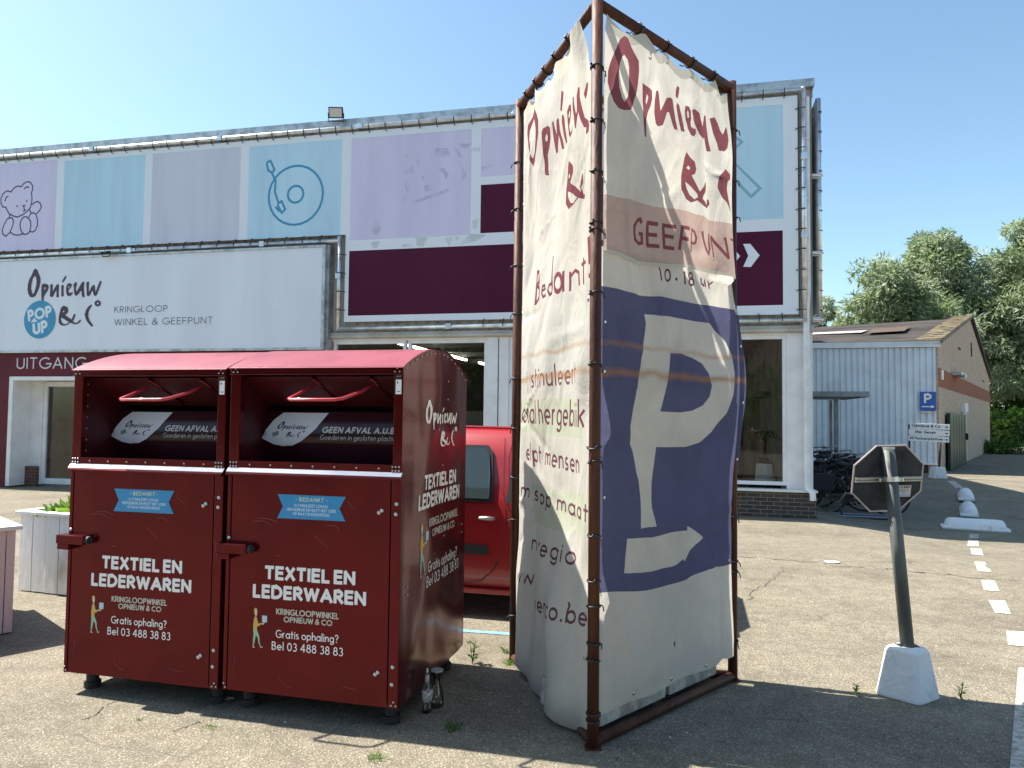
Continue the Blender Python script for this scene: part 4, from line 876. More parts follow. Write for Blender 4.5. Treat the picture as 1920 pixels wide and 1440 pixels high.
v2 = MB(); a, b = AP, BE; nrm = Vector((gd.y, -gd.x, 0))
v2.add([a + nrm * .12, b + nrm * .12, b + nrm * .12 + Vector((0, 0, .12)), a + nrm * .12 + Vector((0, 0, .12)), a - nrm, b - nrm, b - nrm + Vector((0, 0, .12)), a - nrm + Vector((0, 0, .12))], [(0, 1, 2, 3), (5, 4, 7, 6), (3, 2, 6, 7), (1, 0, 4, 5), (0, 3, 7, 4), (2, 1, 5, 6)])
v2.build('verge_board', M['dark'], barn)

# blue P sign on the barn
ps = thing('parking_sign', 'blue square P sign with a white arrow, high on the corrugated barn front', 'sign', tuple(B0 + Vector((0, 0, 0))), fa)
MB().box(-.52, -.08, -.06, -.03, 1.92, 2.49).build('plate', mat('sign blue', (0.012, 0.10, 0.42), .4), ps, bevel=.01)
ar = [(-.48, 2.02), (-.22, 2.02), (-.22, 1.985), (-.12, 2.035), (-.22, 2.085), (-.22, 2.05), (-.48, 2.05)]
printed('lettering', None, [(0, text('P', -.42, -.20, 2.14, .30, w=.2) + [ar], [])], plane(-.0625), [M['steelw']], ps)
MB().box(-.5, -.1, -.03, .05, 1.84, 1.90).build('bracket', M['metal'], ps)

# ================================================================== bike shelter, rack and bicycles
sh = thing('bike_shelter', 'low flat-roofed steel bicycle shelter beside the shop corner', 'shelter', (6.0, 15.9, 0), -FA)
gz = mat('weathered zinc', (0.23, 0.25, 0.26), .6, var=.2, scale=3)
rs = MB().prism([(0, 2.13), (2.6, 2.10), (2.6, 2.15), (0, 2.20)], 'x', -.6, 1.6); rs.box(-.62, 1.62, -.04, 0, 2.10, 2.21); rs.box(1.6, 1.64, 0, 2.6, 2.09, 2.19)
rs.build('roof', gz, sh)
for x in (.35, 1.05): MB().box(x - .04, x + .04, .35, .43, 0, 2.08).build('post', gz, sh)
for x in (.35, 1.3): MB().box(x - .03, x + .03, 2.3, 2.36, 0, 2.08).build('post', gz, sh)
bw = MB(); x = -.6
while x < .75: bw.box(x, x + .09, 2.42, 2.45, .3, 2.08); bw.box(x + .09, x + .17, 2.45, 2.47, .3, 2.08); x += .17
bw.build('back_panel', M['clad'], sh)
bkm = mat('black bike paint', (0.012, 0.012, 0.015), .35); spm = mat('bike tyre', (0.015, 0.015, 0.016), .8); rim = mat('bike rim', (.25, .25, .26), .35, .9)
def ring(mb, c, r, t, n=28, ax=1):
    mb.tube([(c[0] + r * math.cos(2 * math.pi * k / n), c[1], c[2] + r * math.sin(2 * math.pi * k / n)) for k in range(n)], t, 6, closed=True); return mb
def make_bike():
    b = thing('bicycle', 'x', 'bicycle')
    for cx in (0.0, 1.08):
        w = ring(MB(), (cx, 0, .34), .332, .024).build('wheel', spm, b, smooth=True)
        rm_ = ring(MB(), (cx, 0, .34), .312, .009)
        for k in range(14):
            a = 2 * math.pi * k / 14; rm_.tube([(cx, .02 if k % 2 else -.02, .34), (cx + .31 * math.cos(a), 0, .34 + .31 * math.sin(a))], .0018, 3, caps=False)
        rm_.tube([(cx, -.05, .34), (cx, .05, .34)], .025, 8); rm_.build('rim', rim, w)
    f = MB(); bbk = (.47, 0, .30); seat = (.33, 0, .86); head = (.86, 0, .88); hl = (.90, 0, .72)
    f.tube([bbk, seat], .016); f.tube([bbk, (.7, 0, .45), hl], .019); f.tube([(.39, 0, .62), head], .016)
    for s in (-.06, .06): f.tube([bbk, (0, s, .34), (.34, 0, .80)], .010, 6); f.tube([hl, (.95, s, .62), (1.08, s, .34)], .011, 6)
    f.tube([hl, head, (.84, 0, 1.0)], .018); f.build('frame', bkm, b, smooth=True)
    MB().tube([(.84, 0, 1.0), (.86, 0, 1.06), (.83, .12, 1.08), (.70, .27, 1.05), (.58, .29, 1.03)], .012).tube([(.86, 0, 1.06), (.83, -.12, 1.08), (.70, -.27, 1.05), (.58, -.29, 1.03)], .012).build('handlebar', rim, b, smooth=True)
    MB().lathe([(.03, 0), (.11, .03), (.12, .06), (.06, .09)], 10, (.27, 0, .88)).box(.3, .46, -.025, .025, .91, .955).build('saddle', M['black'], b, smooth=True)
    for cx, a0, a1 in ((0, 10, 200), (1.08, 20, 165)):
        MB().tube([(cx + .375 * math.cos(R(a0 + (a1 - a0) * k / 12)), 0, .34 + .375 * math.sin(R(a0 + (a1 - a0) * k / 12))) for k in range(13)], .022, 6).build('mudguard', bkm, b, smooth=True)
    rk = MB()
    for s in (-.06, .06): rk.tube([(-.22, s, .74), (.3, s, .74)], .008, 5); rk.tube([(-.15, s, .74), (0, s, .34)], .007, 5)
    rk.box(-.2, .1, -.06, .06, .735, .75); rk.build('luggage_rack', bkm, b)
    MB().prism([(-.02, .30), (.02, .27), (.44, .22), (.56, .27), (.57, .33), (.50, .38), (.0, .38)], 'y', .035, .055).build('chain_case', bkm, b)
    if True:
        pn = MB()
        for s in (-1, 1): pn.prism([(-.26, .42), (.08, .42), (.12, .74), (-.27, .74)], 'y', .07 if s > 0 else -.20, .20 if s > 0 else -.07)
        pn.build('pannier', mat('pannier cloth', (.014, .015, .02), .8), b, bevel=.02)
    MB().tube([(.93, 0, .78), (1.08, 0, .78)], .008, 5).prism([(1.0, .80), (1.2, .80), (1.22, .92), (.98, .92)], 'y', -.12, .12).build('basket', mat('basket dark', (.02, .02, .02), .8), b, bevel=.015)
    MB().tube([bbk, (.47, .09, .30), (.55, .10, .16), (.55, .17, .16)], .01, 6).tube([bbk, (.47, -.09, .30), (.39, -.10, .44), (.39, -.17, .44)], .01, 6).lathe([(.085, -.006), (.085, .006)], 20, bbk).build('crank', rim, b)
    return b
bike = make_bike()
spots = [(6.72, 13.75, -14, 'front bicycle of the dark row, its wheel held by the low steel rack'), (6.42, 14.1, -10, 'bicycle with a pale bag on its rack, second from the rack'),
         (6.86, 14.45, -16, 'bicycle third from the rack, half hidden by its neighbours'), (6.5, 14.8, -9, 'bicycle fourth from the rack, under the shelter roof edge'),
         (6.9, 15.15, -15, 'bicycle fifth from the rack, near the shelter post'), (6.55, 15.5, -12, 'bicycle sixth from the rack, right beside the front shelter post'),
         (6.95, 15.9, -18, 'bicycle seventh from the rack, turned a little towards the barn'), (6.6, 16.35, -12, 'rearmost bicycle of the dark row by the shelter back')]
for i, (x, y, a, lb) in enumerate(spots):
    b = bike if i == 0 else copy_tree(bike)
    b.location = (x - .75, y + .12, ground_z(x - .3, y)); b.rotation_euler = (R(4 if i % 2 else -3), 0, R(a)); tag(b, lb, 'bicycle', 'dark bicycles parked by the shelter')
bag = thing('bag', 'pale grey bag strapped on a bicycle luggage rack', 'bag', (5.72, 14.2, .80), R(-10))
MB().grid(lambda u, v: ((u - .5) * .42, (v - .5) * .2, .10 * math.sin(math.pi * u) ** .5 * math.sin(math.pi * v) ** .5), 8, 6).build('cover', mat('pale bag', (.4, .42, .5), .6), bag, smooth=True)
rk = thing('bike_rack', 'low looped steel bicycle rack on the ground by the shop corner', 'bike rack', (6.0, 13.45, ground_z(6.2, 13.45)), R(-14))
rb = MB().tube([(-.1, -.18, .02), (1.0, -.18, .02)], .02, 6).tube([(-.1, .18, .02), (1.0, .18, .02)], .02, 6)
rb.box(-.12, 1.02, -.2, .2, 0, .008); rb.build('base', rim, rk)
MB().tube([(.05, -.05, .02), (.0, -.05, .25), (.12, -.05, .42), (.35, -.05, .38), (.85, -.05, .12), (.95, -.05, .03)], .013, 6).tube([(.05, .05, .02), (.0, .05, .25), (.12, .05, .42), (.35, .05, .38), (.85, .05, .12), (.95, .05, .03)], .013, 6).build('wheel_loop', rim, rk, smooth=True)

# ================================================================== direction sign on two posts
ds = thing('direction_sign', 'three stacked white arrow plates on two dark posts in white concrete feet', 'sign', (11.62, 20.5, 0), R(-6))
for i, (s_, x0, x1, z) in enumerate((('Opnieuw & Co', -.50, .56, 1.37), ('Hier Geven', -.53, .56, 1.195), ('40 Parkeerplaatsen', -.53, .55, 1.02))):
    pl = MB().box(x0, x1, -.02, .0, z, z + .155).build('plate', M['steelw'], ds, bevel=.006)
    pl.rotation_euler = (0, R(2.0), 0)
    x1t = (.30, .18, .38)[i]; x0t = (-.46, -.36, -.51)[i]
    pz = text(s_, x0t, x1t, z + .045, .092 if i < 2 else .084, w=.2, shear=.16) + text('>', .42, .52, z + .03, .09, w=.2)
    printed('lettering', None, [(0, pz, [])], plane(-.0225), [M['black']], pl)
for x in (-.45, .42): MB().tube([(x + (.0 if x < 0 else -.10), .03, .15), (x, .03, 1.5)], .028, 8).build('post', M['dark'], ds, smooth=True)
for x in (-.45, .30): MB().prism([(-.2, 0), (.2, 0), (.13, .32), (-.13, .32)], 'y', -.13, .19, M=Matrix.Translation((x, 0, 0))).build('concrete_foot', M['concw'], ds, bevel=.02)

# ================================================================== white parking bars
def pbar(x, y, rz, L, lb):
    t = thing('parking_bar', lb, 'parking bar', (x, y, ground_z(x, y)), rz, 'white concrete parking bars')
    pr = [(-.14, 0), (.14, 0), (.14, .05), (.11, .12), (.06, .17), (0, .185), (-.06, .17), (-.11, .12), (-.14, .05)]
    mb = MB(); n = len(pr); ss_ = [(-.5, .55), (-.48, .8), (-.44, .95), (-.38, 1), (.38, 1), (.44, .95), (.48, .8), (.5, .55)]
    vs = [(s_ * L, a * k, b * (k if b > .05 else 1)) for s_, k in ss_ for a, b in pr]
    fs = [(i * n + j, i * n + (j + 1) % n, (i + 1) * n + (j + 1) % n, (i + 1) * n + j) for i in range(len(ss_) - 1) for j in range(n)] + [tuple(range(n))[::-1], tuple(range((len(ss_) - 1) * n, len(ss_) * n))]
    mb.add(vs, fs); mb.build('bar', M['concw'], t, smooth=True)
    MB().box(-L / 2 - .05, L / 2 + .05, -.15, .15, 0, .055).build('foot', M['concw'], t, bevel=.02)
    return t
da = math.atan2(15.2 - 12.4, 9.35 - 7.67)
pbar(7.59, 12.04, R(-25), .86, 'white rounded concrete bar lying crosswise at the end of the dashed line')
pbar(8.77, 14.09, da, 1.35, 'white concrete bar seen end-on, just behind the crosswise bar')
pbar(9.77, 15.78, da, 1.3, 'grey-white concrete bar seen end-on, farther along the painted line')

# ================================================================== trees, hedge
lm = [leaf_mat('willow leaf silver', (0.34, 0.39, 0.28)), leaf_mat('willow leaf mid', (0.22, 0.28, 0.16)), leaf_mat('willow leaf dark', (0.13, 0.18, 0.10))]
lm2 = [leaf_mat('leaf bright', (0.20, 0.32, 0.06)), leaf_mat('leaf green', (0.10, 0.20, 0.04)), leaf_mat('leaf deep', (0.045, 0.095, 0.02))]
barkm = mat('bark', (0.09, 0.07, 0.05), .9, var=.3, scale=6, bump=.6, bscale=12)
def leaves(name, clumps, per, ln, wd, mats, parent, seed, droop=.5):
    rg = np.random.default_rng(seed)
    C = np.array([c[:3] for c in clumps]); Rr = np.array([c[3] for c in clumps]); ty = np.array([c[4] for c in clumps])
    n = len(clumps) * per
    ci = np.repeat(np.arange(len(clumps)), per)
    d = rg.normal(size=(n, 3)); d /= np.linalg.norm(d, axis=1)[:, None]
    P = C[ci] + d * (Rr[ci] * rg.uniform(.25, 1.0, n) ** .6)[:, None] * np.array([1, 1, .8])
    ax = d + rg.normal(size=(n, 3)) * .8; ax[:, 2] -= droop; ax /= np.linalg.norm(ax, axis=1)[:, None]
    sd = np.cross(ax, rg.normal(size=(n, 3))); sd /= np.linalg.norm(sd, axis=1)[:, None]
    L = ln * rg.uniform(.6, 1.3, n)[:, None]; W = wd * rg.uniform(.7, 1.3, n)[:, None]
    V = np.stack([P, P + ax * L * .5 + sd * W * .5, P + ax * L, P + ax * L * .5 - sd * W * .5], 1).reshape(-1, 3)
    me = bpy.data.meshes.new(name)
    F = np.arange(n * 4).reshape(-1, 4)
    me.from_pydata(V.tolist(), [], F.tolist())
    for m in mats: me.materials.append(m)
    t = ty[ci]; j = rg.uniform(size=n); t = np.where(j < .18, (t + 1) % 3, t)
    me.polygons.foreach_set('material_index', t.astype(np.int32).tolist()); me.update()
    o = bpy.data.objects.new(name, me); COL.objects.link(o); o.parent = parent
    return o
def tree(x, y, h, rx, lb, seed, mats=lm, trunk=.35, base=.18, ncl=120, per=210, ln=.44, wd=.12, grp='trees beyond the barn', top=1.0):
    rn = random.Random(seed)
    t = thing('tree', lb, 'tree', (x, y, 0), 0, grp)
    tk = MB(); tk.tube([(0, 0, 0), (.1, 0, h * .25), (-.1, .1, h * .5), (0, 0, h * .8)], [trunk, trunk * .8, trunk * .5, trunk * .12], 9)
    lobes = []
    for k in range(9):
        a = k * 2.4 + rn.uniform(-.4, .4); z = h * rn.uniform(.35, .86); rr = rx * (rn.uniform(.35, .8) if z < h * .65 else rn.uniform(.05, .5) * top)
        p = (math.cos(a) * rr, math.sin(a) * rr, z); lobes.append((p, rx * rn.uniform(.38, .56)))
        tk.tube([(0, 0, z * .55), (p[0] * .5, p[1] * .5, z * .82), p], [trunk * .4, trunk * .25, .03], 6)
    lobes.append(((0, 0, h * .9), rx * .34)); lobes.append(((rx * .2, -rx * .1, h * .5), rx * .6)); lobes.append(((-rx * .2, -rx * .3, h * .32), rx * .55))
    tk.build('trunk', barkm, t, smooth=True)
    cl = []
    for k in range(ncl):
        (px, py, pz), lr = lobes[k % len(lobes)]
        d = Vector((rn.gauss(0, 1), rn.gauss(0, 1), rn.gauss(0, 1))).normalized() * lr * rn.uniform(.55, 1.05)
        z = min(max(pz + d.z * .85, h * base), h * .985)
        ty = rn.choice([0, 0, 1, 1, 2])
        cl.append((px + d.x, py + d.y, z, lr * rn.uniform(.28, .5), ty))
    leaves('crown', cl, per, ln, wd, mats, t, seed)
    return t
tree(27.2, 52.0, 12.7, 4.6, 'silvery willow at the left end of the tree row, lowest of the row', 11, ncl=150)
tree(33.0, 56.5, 16.6, 5.2, 'tall silvery willow with a pointed top behind the barn ridge', 12, ncl=190)
tree(38.6, 54.0, 16.6, 5.4, 'broad silvery willow rising over the right end of the barn', 13, ncl=200)
tree(44.5, 57.0, 16.9, 5.6, 'willow at the right edge of the picture, above the hedge', 14, ncl=190)
tree(41.5, 57.5, 9.4, 3.6, 'dense darker green tree standing between the barn end and the hedge', 15, mats=lm2, ncl=120, ln=.5, wd=.2)
tree(25.0, 60.0, 11.5, 4.2, 'pale willow top just showing beside the shop tubes', 16, ncl=110)
tree(42.0, 59.0, 15.6, 4.6, 'willow filling the dip between the two tallest crowns on the right', 17, ncl=150)
hd = thing('hedge', 'bright green clipped hedge along the far side of the road', 'hedge', (36.2, 48.0, 0), R(-8))
rn = random.Random(5)
hc = [(rn.uniform(-6, 9), rn.uniform(-.5, .5), rn.uniform(.2, 2.2), .45, rn.choice([0, 0, 1, 1, 2])) for _ in range(220)]
leaves('foliage', hc, 55, .3, .2, lm2, hd, 21, .1)
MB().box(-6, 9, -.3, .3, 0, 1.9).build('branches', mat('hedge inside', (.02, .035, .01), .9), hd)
# weeds at the barn foot
wd_ = thing('weed_patch', 'dark weeds growing at the far foot of the brick gable', 'weeds', (24.5, 37.2, 0))
leaves('foliage', [(random.uniform(-.8, .8), random.uniform(-.8, .8) - .4, .25, .4, random.choice([1, 2])) for _ in range(30)], 30, .35, .08, lm2, wd_, 31, -.4)
# the street behind the viewer, mirrored in the shop windows
hs = thing('house', 'brick house with a tiled roof across the street, seen mirrored in the display window', 'house', (3.0, -17, 0), R(8))
MB().box(-7, 7, -4, 4, 0, 3.0).build('wall', brick_mat('street brick', (.16, .08, .055), (.2, .1, .07), (.25, .22, .2)), hs)
MB().prism([(-4.5, 2.9), (4.5, 2.9), (0, 7.2)], 'x', -7.3, 7.3).build('roof', brick_mat('roof tiles', (.07, .045, .035), (.09, .06, .045), (.03, .025, .02), bw=.25, rh=.3, ms=.03, axes='XZ'), hs)
for x in (-4.5, -1.5, 2.0, 5.0):
    w = MB().box(x - .6, x + .6, 4.0, 4.03, 1.0, 2.4).build('window', M['steelw'], hs); MB().box(x - .52, x + .52, 4.035, 4.045, 1.08, 2.32).build('pane', mat('dark pane', (.02, .02, .025), .1), w)
tree(1.2, -12.5, 4.0, 2.0, 'round green street tree mirrored in the display window', 41, mats=lm2, ncl=60, per=60, ln=.3, wd=.16, grp='street trees behind the viewer')
tree(-9.0, -18, 6.5, 3.0, 'taller street tree behind the viewer, left of the house', 42, mats=lm2, ncl=60, per=60, ln=.3, wd=.16, grp='street trees behind the viewer')
rn = random.Random(6)
wood = leaves('street_wood', [(-42 + 34 * rn.random(), -20 + rn.uniform(-1.5, 1.5), rn.uniform(.5, 9) * (1 - .3 * rn.random()), 1.1, rn.choice([0, 1, 1, 2, 2])) for _ in range(330)], 60, .7, .4, lm2, None, 61, .2)
tag(wood, 'mass of trees across the street, seen only mirrored in the shop windows', 'wood', None, 'stuff')

# ================================================================== clothing containers
def car_paint(name, col, rough=.28, coat=.6, dirt=.0):
    m = mat(name, col, rough, coat=coat, var=.10, scale=2.5, bump=0)
    return m
red = car_paint('container red lacquer', (0.108, 0.0060, 0.0088), .2, .14)
_b = red.node_tree.nodes['Principled BSDF']; _b.inputs['Metallic'].default_value = .58; _b.inputs['Specular IOR Level'].default_value = .25
faded = mat('red lacquer with painted sky sheen', (0.27, 0.05, 0.062), .36, col2=(0.22, 0.032, 0.042), scale=3, spec=.5)  # roof red made paler and pinker: the sky's sheen put into the colour
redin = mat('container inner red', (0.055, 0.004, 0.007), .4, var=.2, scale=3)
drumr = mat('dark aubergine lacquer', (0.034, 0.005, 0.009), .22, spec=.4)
wlet = mat('white film letters', (0.82, 0.82, 0.80), .4)
glet = mat('beige film letters', (0.52, 0.50, 0.42), .4)
yel = mat('film ochre', (0.58, 0.40, 0.10), .5); grn = mat('film green', (0.32, 0.52, 0.34), .5); lblu = mat('film light blue', (0.45, 0.62, 0.72), .5); skn = mat('film skin', (0.66, 0.56, 0.50), .5)
bblu = mat('film blue', (0.03, 0.26, 0.52), .35)
CA = R(13.93)
W, D, ZB, ZF, ZP, ZR = 1.005, 1.075, 0.115, 1.845, 1.975, 1.83
def dent(u, v, s, a):
    return a * (noise.noise(Vector((u * 1.9 + s, v * 1.6, s))) + .5 * noise.noise(Vector((u * 4.3, v * 3.6 + s, 2 * s))))
def roof_z(y):
    # arc through front edge, crown and back edge
    t = (y - .58) / .58 if y < .58 else (y - .58) / (D - .58)
    e = ZF if y < .58 else ZR
    return ZP - (ZP - e) * abs(t) ** 2.0
# the walking man carrying a box, drawn in a unit 0..1 tall
MAN = {
 'skn': [[(.115, .86), (.14, .82), (.19, .81), (.215, .86), (.22, .93), (.2, .98), (.14, .99), (.12, .93)], [(.40, .62), (.46, .60), (.54, .66), (.50, .68)], [(.06, .03), (.06, 0), (.16, 0), (.12, .03), (.1, .045)], [(.36, .05), (.38, 0), (.48, .04), (.46, .05), (.42, .04)]],
 'yel': [[(.09, .99), (.14, 1.02), (.2, 1.01), (.235, .96), (.17, .97), (.14, .93), (.12, .86), (.09, .91)], [(.135, .81), (.185, .81), (.23, .72), (.275, .62), (.40, .655), (.42, .625), (.27, .55), (.23, .56), (.22, .46), (.07, .45), (.065, .60), (.09, .73)]],
 'grn': [[(.07, .45), (.22, .46), (.28, .37), (.33, .28), (.34, .15), (.40, .03), (.37, .03), (.29, .14), (.26, .26), (.18, .32), (.15, .2), (.10, .04), (.065, .04), (.07, .2), (.085, .35)]],
 'blu': [[(.42, .67), (.62, .67), (.62, .84), (.42, .84)]]}
def man(x, z, h, fn, parent, sx=1.0):
    L = []
    for i, k in enumerate(('skn', 'yel', 'grn', 'blu')): L.append((i, [[(x + a * h * .72 * sx, z + b * h) for a, b in p] for p in MAN[k]], []))
    printed('printed_figure', None, L, fn, [skn, yel, grn, lblu], parent)

def make_container():
    t = thing('clothing_container', 'x', 'clothes bank')
    fy = lambda u, v, s=3.1: -.0 + dent(u, v, s, .0055) * min(1, max(0, (u - .05) * 8)) * min(1, max(0, (.93 - u) * 8))
    # door
    MB().grid(lambda a, b: (.028 + a * (.945 - .028), fy(.028 + a * .917, .12 + b * 1.145) - .004, .118 + b * 1.147), 44, 44).build('door', red, t, smooth=True)
    for a_, b_ in ((0, .022), (.952, W)): MB().box(a_, b_, -.006, .03, ZB, 1.2595).build('frame_post', red, t, bevel=.003)
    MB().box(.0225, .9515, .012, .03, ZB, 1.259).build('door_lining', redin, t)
    # sill ledge, apron, upper posts, header
    MB().prism([(-.030, 1.260), (.0, 1.260), (.02, 1.290), (.02, 1.298), (-.003, 1.298), (-.030, 1.268)], 'x', -.004, W + .003).build('ledge', red, t, bevel=.002)
    MB().prism([(-.0215, 1.2790), (-.0205, 1.2780), (-.0035, 1.2975), (-.004, 1.2995)], 'x', -.004, W + .003).build('ledge_highlight', mat('painted ledge glint', (.86, .80, .80), .3, .9), t)  # added pale strip standing in for the highlight along the ledge
    MB().box(0, W, -.004, .012, 1.299, 1.338).build('apron', red, t, bevel=.002)
    for a_, b_ in ((0, .062), (.955, W)): MB().box(a_, b_, -.005, .03, 1.338, 1.806).build('upper_post', red, t, bevel=.003)
    hd_ = MB(); hd_.box(0, W, -.008, .02, 1.806, 1.846); hd_.box(-.002, W + .002, -.02, .02, 1.80, 1.806); hd_.build('header', red, t, bevel=.003)
    # sides with the curved top
    k = 24
    for nm, x0, x1, sgn in (('side_panel', 0, .003, 0), ('side_panel', W - .003, W, 1)):
        if sgn == 0:
            pr = [(0.03, ZB), (D, ZB)] + [(D - (D - .03) * i / k, roof_z(D - (D - .03) * i / k)) for i in range(k + 1)]
            MB().prism(pr, 'x', x0, x1).build(nm, red, t)
        else:
            sx_ = lambda y, z: W + .004 * 0 + dent(y * 1.3, z, 7.7, .011) * min(1, max(0, y * 7)) * min(1, max(0, (D - y) * 7)) + .0
            MB().grid(lambda a, b: (sx_(a * D, 0) * 0 + sx_(a * D, ZB + b * (roof_z(a * D) - ZB)), a * D, ZB + b * (roof_z(a * D) - ZB)), 50, 70).build(nm, red, t, smooth=True)
    MB().box(.003, W - .003, D - .004, D, ZB, ZR).build('back_panel', red, t)
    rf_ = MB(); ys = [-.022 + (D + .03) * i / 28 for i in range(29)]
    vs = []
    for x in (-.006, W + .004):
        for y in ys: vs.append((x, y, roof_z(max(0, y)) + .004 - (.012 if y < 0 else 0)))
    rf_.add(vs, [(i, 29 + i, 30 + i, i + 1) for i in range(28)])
    rf_.build('roof', faded, t, smooth=True)  # roof colour carries the painted sky sheen
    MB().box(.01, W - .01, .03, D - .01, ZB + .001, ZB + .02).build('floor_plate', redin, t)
    # the mouth: side cheeks, chute floor, drum with its print, flap
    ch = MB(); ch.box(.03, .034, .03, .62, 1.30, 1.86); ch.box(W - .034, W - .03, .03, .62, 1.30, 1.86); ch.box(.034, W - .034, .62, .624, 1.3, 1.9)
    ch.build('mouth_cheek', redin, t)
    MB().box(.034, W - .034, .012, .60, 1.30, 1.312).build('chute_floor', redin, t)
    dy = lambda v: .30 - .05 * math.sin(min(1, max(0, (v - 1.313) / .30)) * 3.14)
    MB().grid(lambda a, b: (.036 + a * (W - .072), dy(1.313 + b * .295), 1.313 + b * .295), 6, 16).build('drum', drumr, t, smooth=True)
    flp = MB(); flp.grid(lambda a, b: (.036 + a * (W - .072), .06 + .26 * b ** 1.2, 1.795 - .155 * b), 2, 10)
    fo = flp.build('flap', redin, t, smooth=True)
    for x in (.46, .80): MB().tube([(x, .05, 1.785), (x + .02, .16, 1.73), (x + .06, .28, 1.66)], .012, 6).build('rib', red, fo, smooth=True)
    h = MB(); h.tube([(.462, .05, 1.742), (.428, -.06, 1.69), (.412, -.105, 1.670), (.43, -.12, 1.666), (.68, -.12, 1.667), (.72, -.11, 1.673), (.765, .0, 1.71), (.80, .07, 1.75)], .0095, 10)
    h.build('handle', mat('handle red', (0.42, 0.03, 0.04), .25, coat=.5), t, smooth=True)
    # drum print
    fd = lambda u, v: (u, dy(v) - .003, v)
    sh_ = [(.146, 1.60), (.434, 1.60)] + [(.434 - .03 * q, 1.60 - .045 * q) for q in (1, 2)] + [(.34, 1.48), (.29, 1.44), (.23, 1.413), (.17, 1.408), (.11, 1.418), (.036, 1.452), (.06, 1.50), (.10, 1.56)]
    P_, H_ = logo(.125, 1.505, .19, .72, .35)
    tk = [[(.105, 1.460), (.145, 1.473), (.140, 1.496), (.102, 1.484)]]
    printed('shield_label', sh_, [(1, [p for p in P_], H_), (2, tk, [])], fd, [mat('shield white', (.72, .74, .80), .45), M['black'], mat('ticket green', (.18, .28, .24), .5)], t, grid=.03)
    printed('lettering', None, [(0, text('GEEN AFVAL A.U.B.', .412, .865, 1.487, .036, w=.22, shear=.2, gap=.1), []), (0, text('Goederen in gesloten plastic zakken', .403, .975, 1.449, .029, w=.1, shear=.2), [])], fd, [mat('drum letters', (.6, .58, .58), .5)], t, clip=[(.3, 1.3), (.955, 1.3), (.955, 1.7), (.3, 1.7)])
    # front print
    ff = lambda u, v: (u, fy(u, v) - .0058, v)
    printed('lettering', None, [(0, text('TEXTIEL EN', .237, .76, .714, .074, w=.235, gap=.07, space=.2), []), (0, text('LEDERWAREN', .17, .822, .614, .074, w=.235, gap=.07), []),
        (0, text('Gratis ophaling?', .312, .672, .414, .043, w=.13, gap=.13, space=.3), []), (0, text('Bel 03 488 38 83', .29, .70, .350, .044, w=.13, gap=.13, space=.36), [])], ff, [wlet], t)
    printed('lettering', None, [(0, text('KRINGLOOPWINKEL', .312, .672, .535, .033, w=.2, gap=.09), []), (0, text('OPNIEUW & CO', .357, .636, .498, .031, w=.2, gap=.09, space=.25), [])], ff, [glet], t)
    man(.168, .352, .205, ff, t)
    sc_ = []
    for cx, cz, r0, a0, a1 in ((.20, .95, .10, 40, 115), (.22, .93, .15, 55, 100), (.62, .98, .05, 20, 120), (.45, .24, .12, 200, 250), (.80, 1.16, .09, 190, 240)): sc_ += stroke(A(cx, cz, r0, r0 * .7, a0, a1, 10), .0016)
    for x0, z0, x1, z1 in ((.52, .96, .60, .90), (.07, .30, .065, .22), (.7, .2, .78, .19), (.3, .84, .33, .845)): sc_ += stroke([(x0, z0), (x1, z1)], .0014)
    printed('scratch_marks', None, [(0, sc_, [])], lambda u, v: (u, fy(u, v) - .0052, v), [mat('scratched lacquer', (.24, .09, .09), .5)], t)
    rib = [(.303, 1.166), (.699, 1.166), (.665, 1.104), (.699, 1.040), (.305, 1.040), (.336, 1.103)]
    tx_ = text('* BEDANKT *', .41, .595, 1.132, .022, w=.18)
    t2 = text('JIJ STIMULEERT LOKAAL', .40, .60, 1.103, .016, w=.17) + text('HERGEBRUIK EN HELPT MET JOBS', .36, .645, 1.081, .016, w=.17) + text('OP MAAT IN EIGEN REGIO', .395, .61, 1.059, .016, w=.17)
    printed('ribbon_label', rib, [(1, tx_, []), (2, t2, [])], lambda u, v: (u, fy(u, v) - .0064, v), [bblu, mat('ribbon pale yellow', (.55, .6, .4), .5), mat('ribbon pale letters', (.55, .66, .75), .5)], t, grid=.05)
    # side print
    fs = lambda u, v: (W + .0022 + dent(u * 1.3, v, 7.7, .011) * min(1, max(0, u * 7)) * min(1, max(0, (D - u) * 7)), u, v)
    P_, H_ = logo(.318, 1.545, .57, .72)
    sl = [(0, P_, H_), (0, text('TEXTIEL EN', .305, .866, 1.178, .085, w=.22, gap=.07, space=.2), []), (0, text('LEDERWAREN', .228, .945, 1.075, .088, w=.22, gap=.07), []), (0, text('Gratis ophaling?', .385, .91, .715, .062, w=.12), []), (0, text('Bel 03 488 38 83', .366, .95, .636, .062, w=.12, space=.36), [])]
    printed('lettering', None, sl, fs, [wlet], t, flip=True)
    printed('lettering', None, [(0, text('KRINGLOOPWINKEL', .40, .92, .965, .048, w=.18, gap=.09), []), (0, text('OPNIEUW & CO', .448, .85, .905, .044, w=.18, gap=.09, space=.25), [])], fs, [glet], t)
    man(.262, .71, .285, fs, t)
    # lock, tag
    lk = MB(); lk.box(-.032, .155, -.062, -.004, .848, .90); lk.box(-.03, .05, -.055, -.004, .815, .848); lk.build('lock_box', red, t, bevel=.006)
    MB().tube([(.155, -.033, .873), (.175, -.033, .873)], .022, 10).tube([(.175, -.033, .873), (.183, -.033, .873)], .012, 8).build('lock_barrel', M['dark'], t)
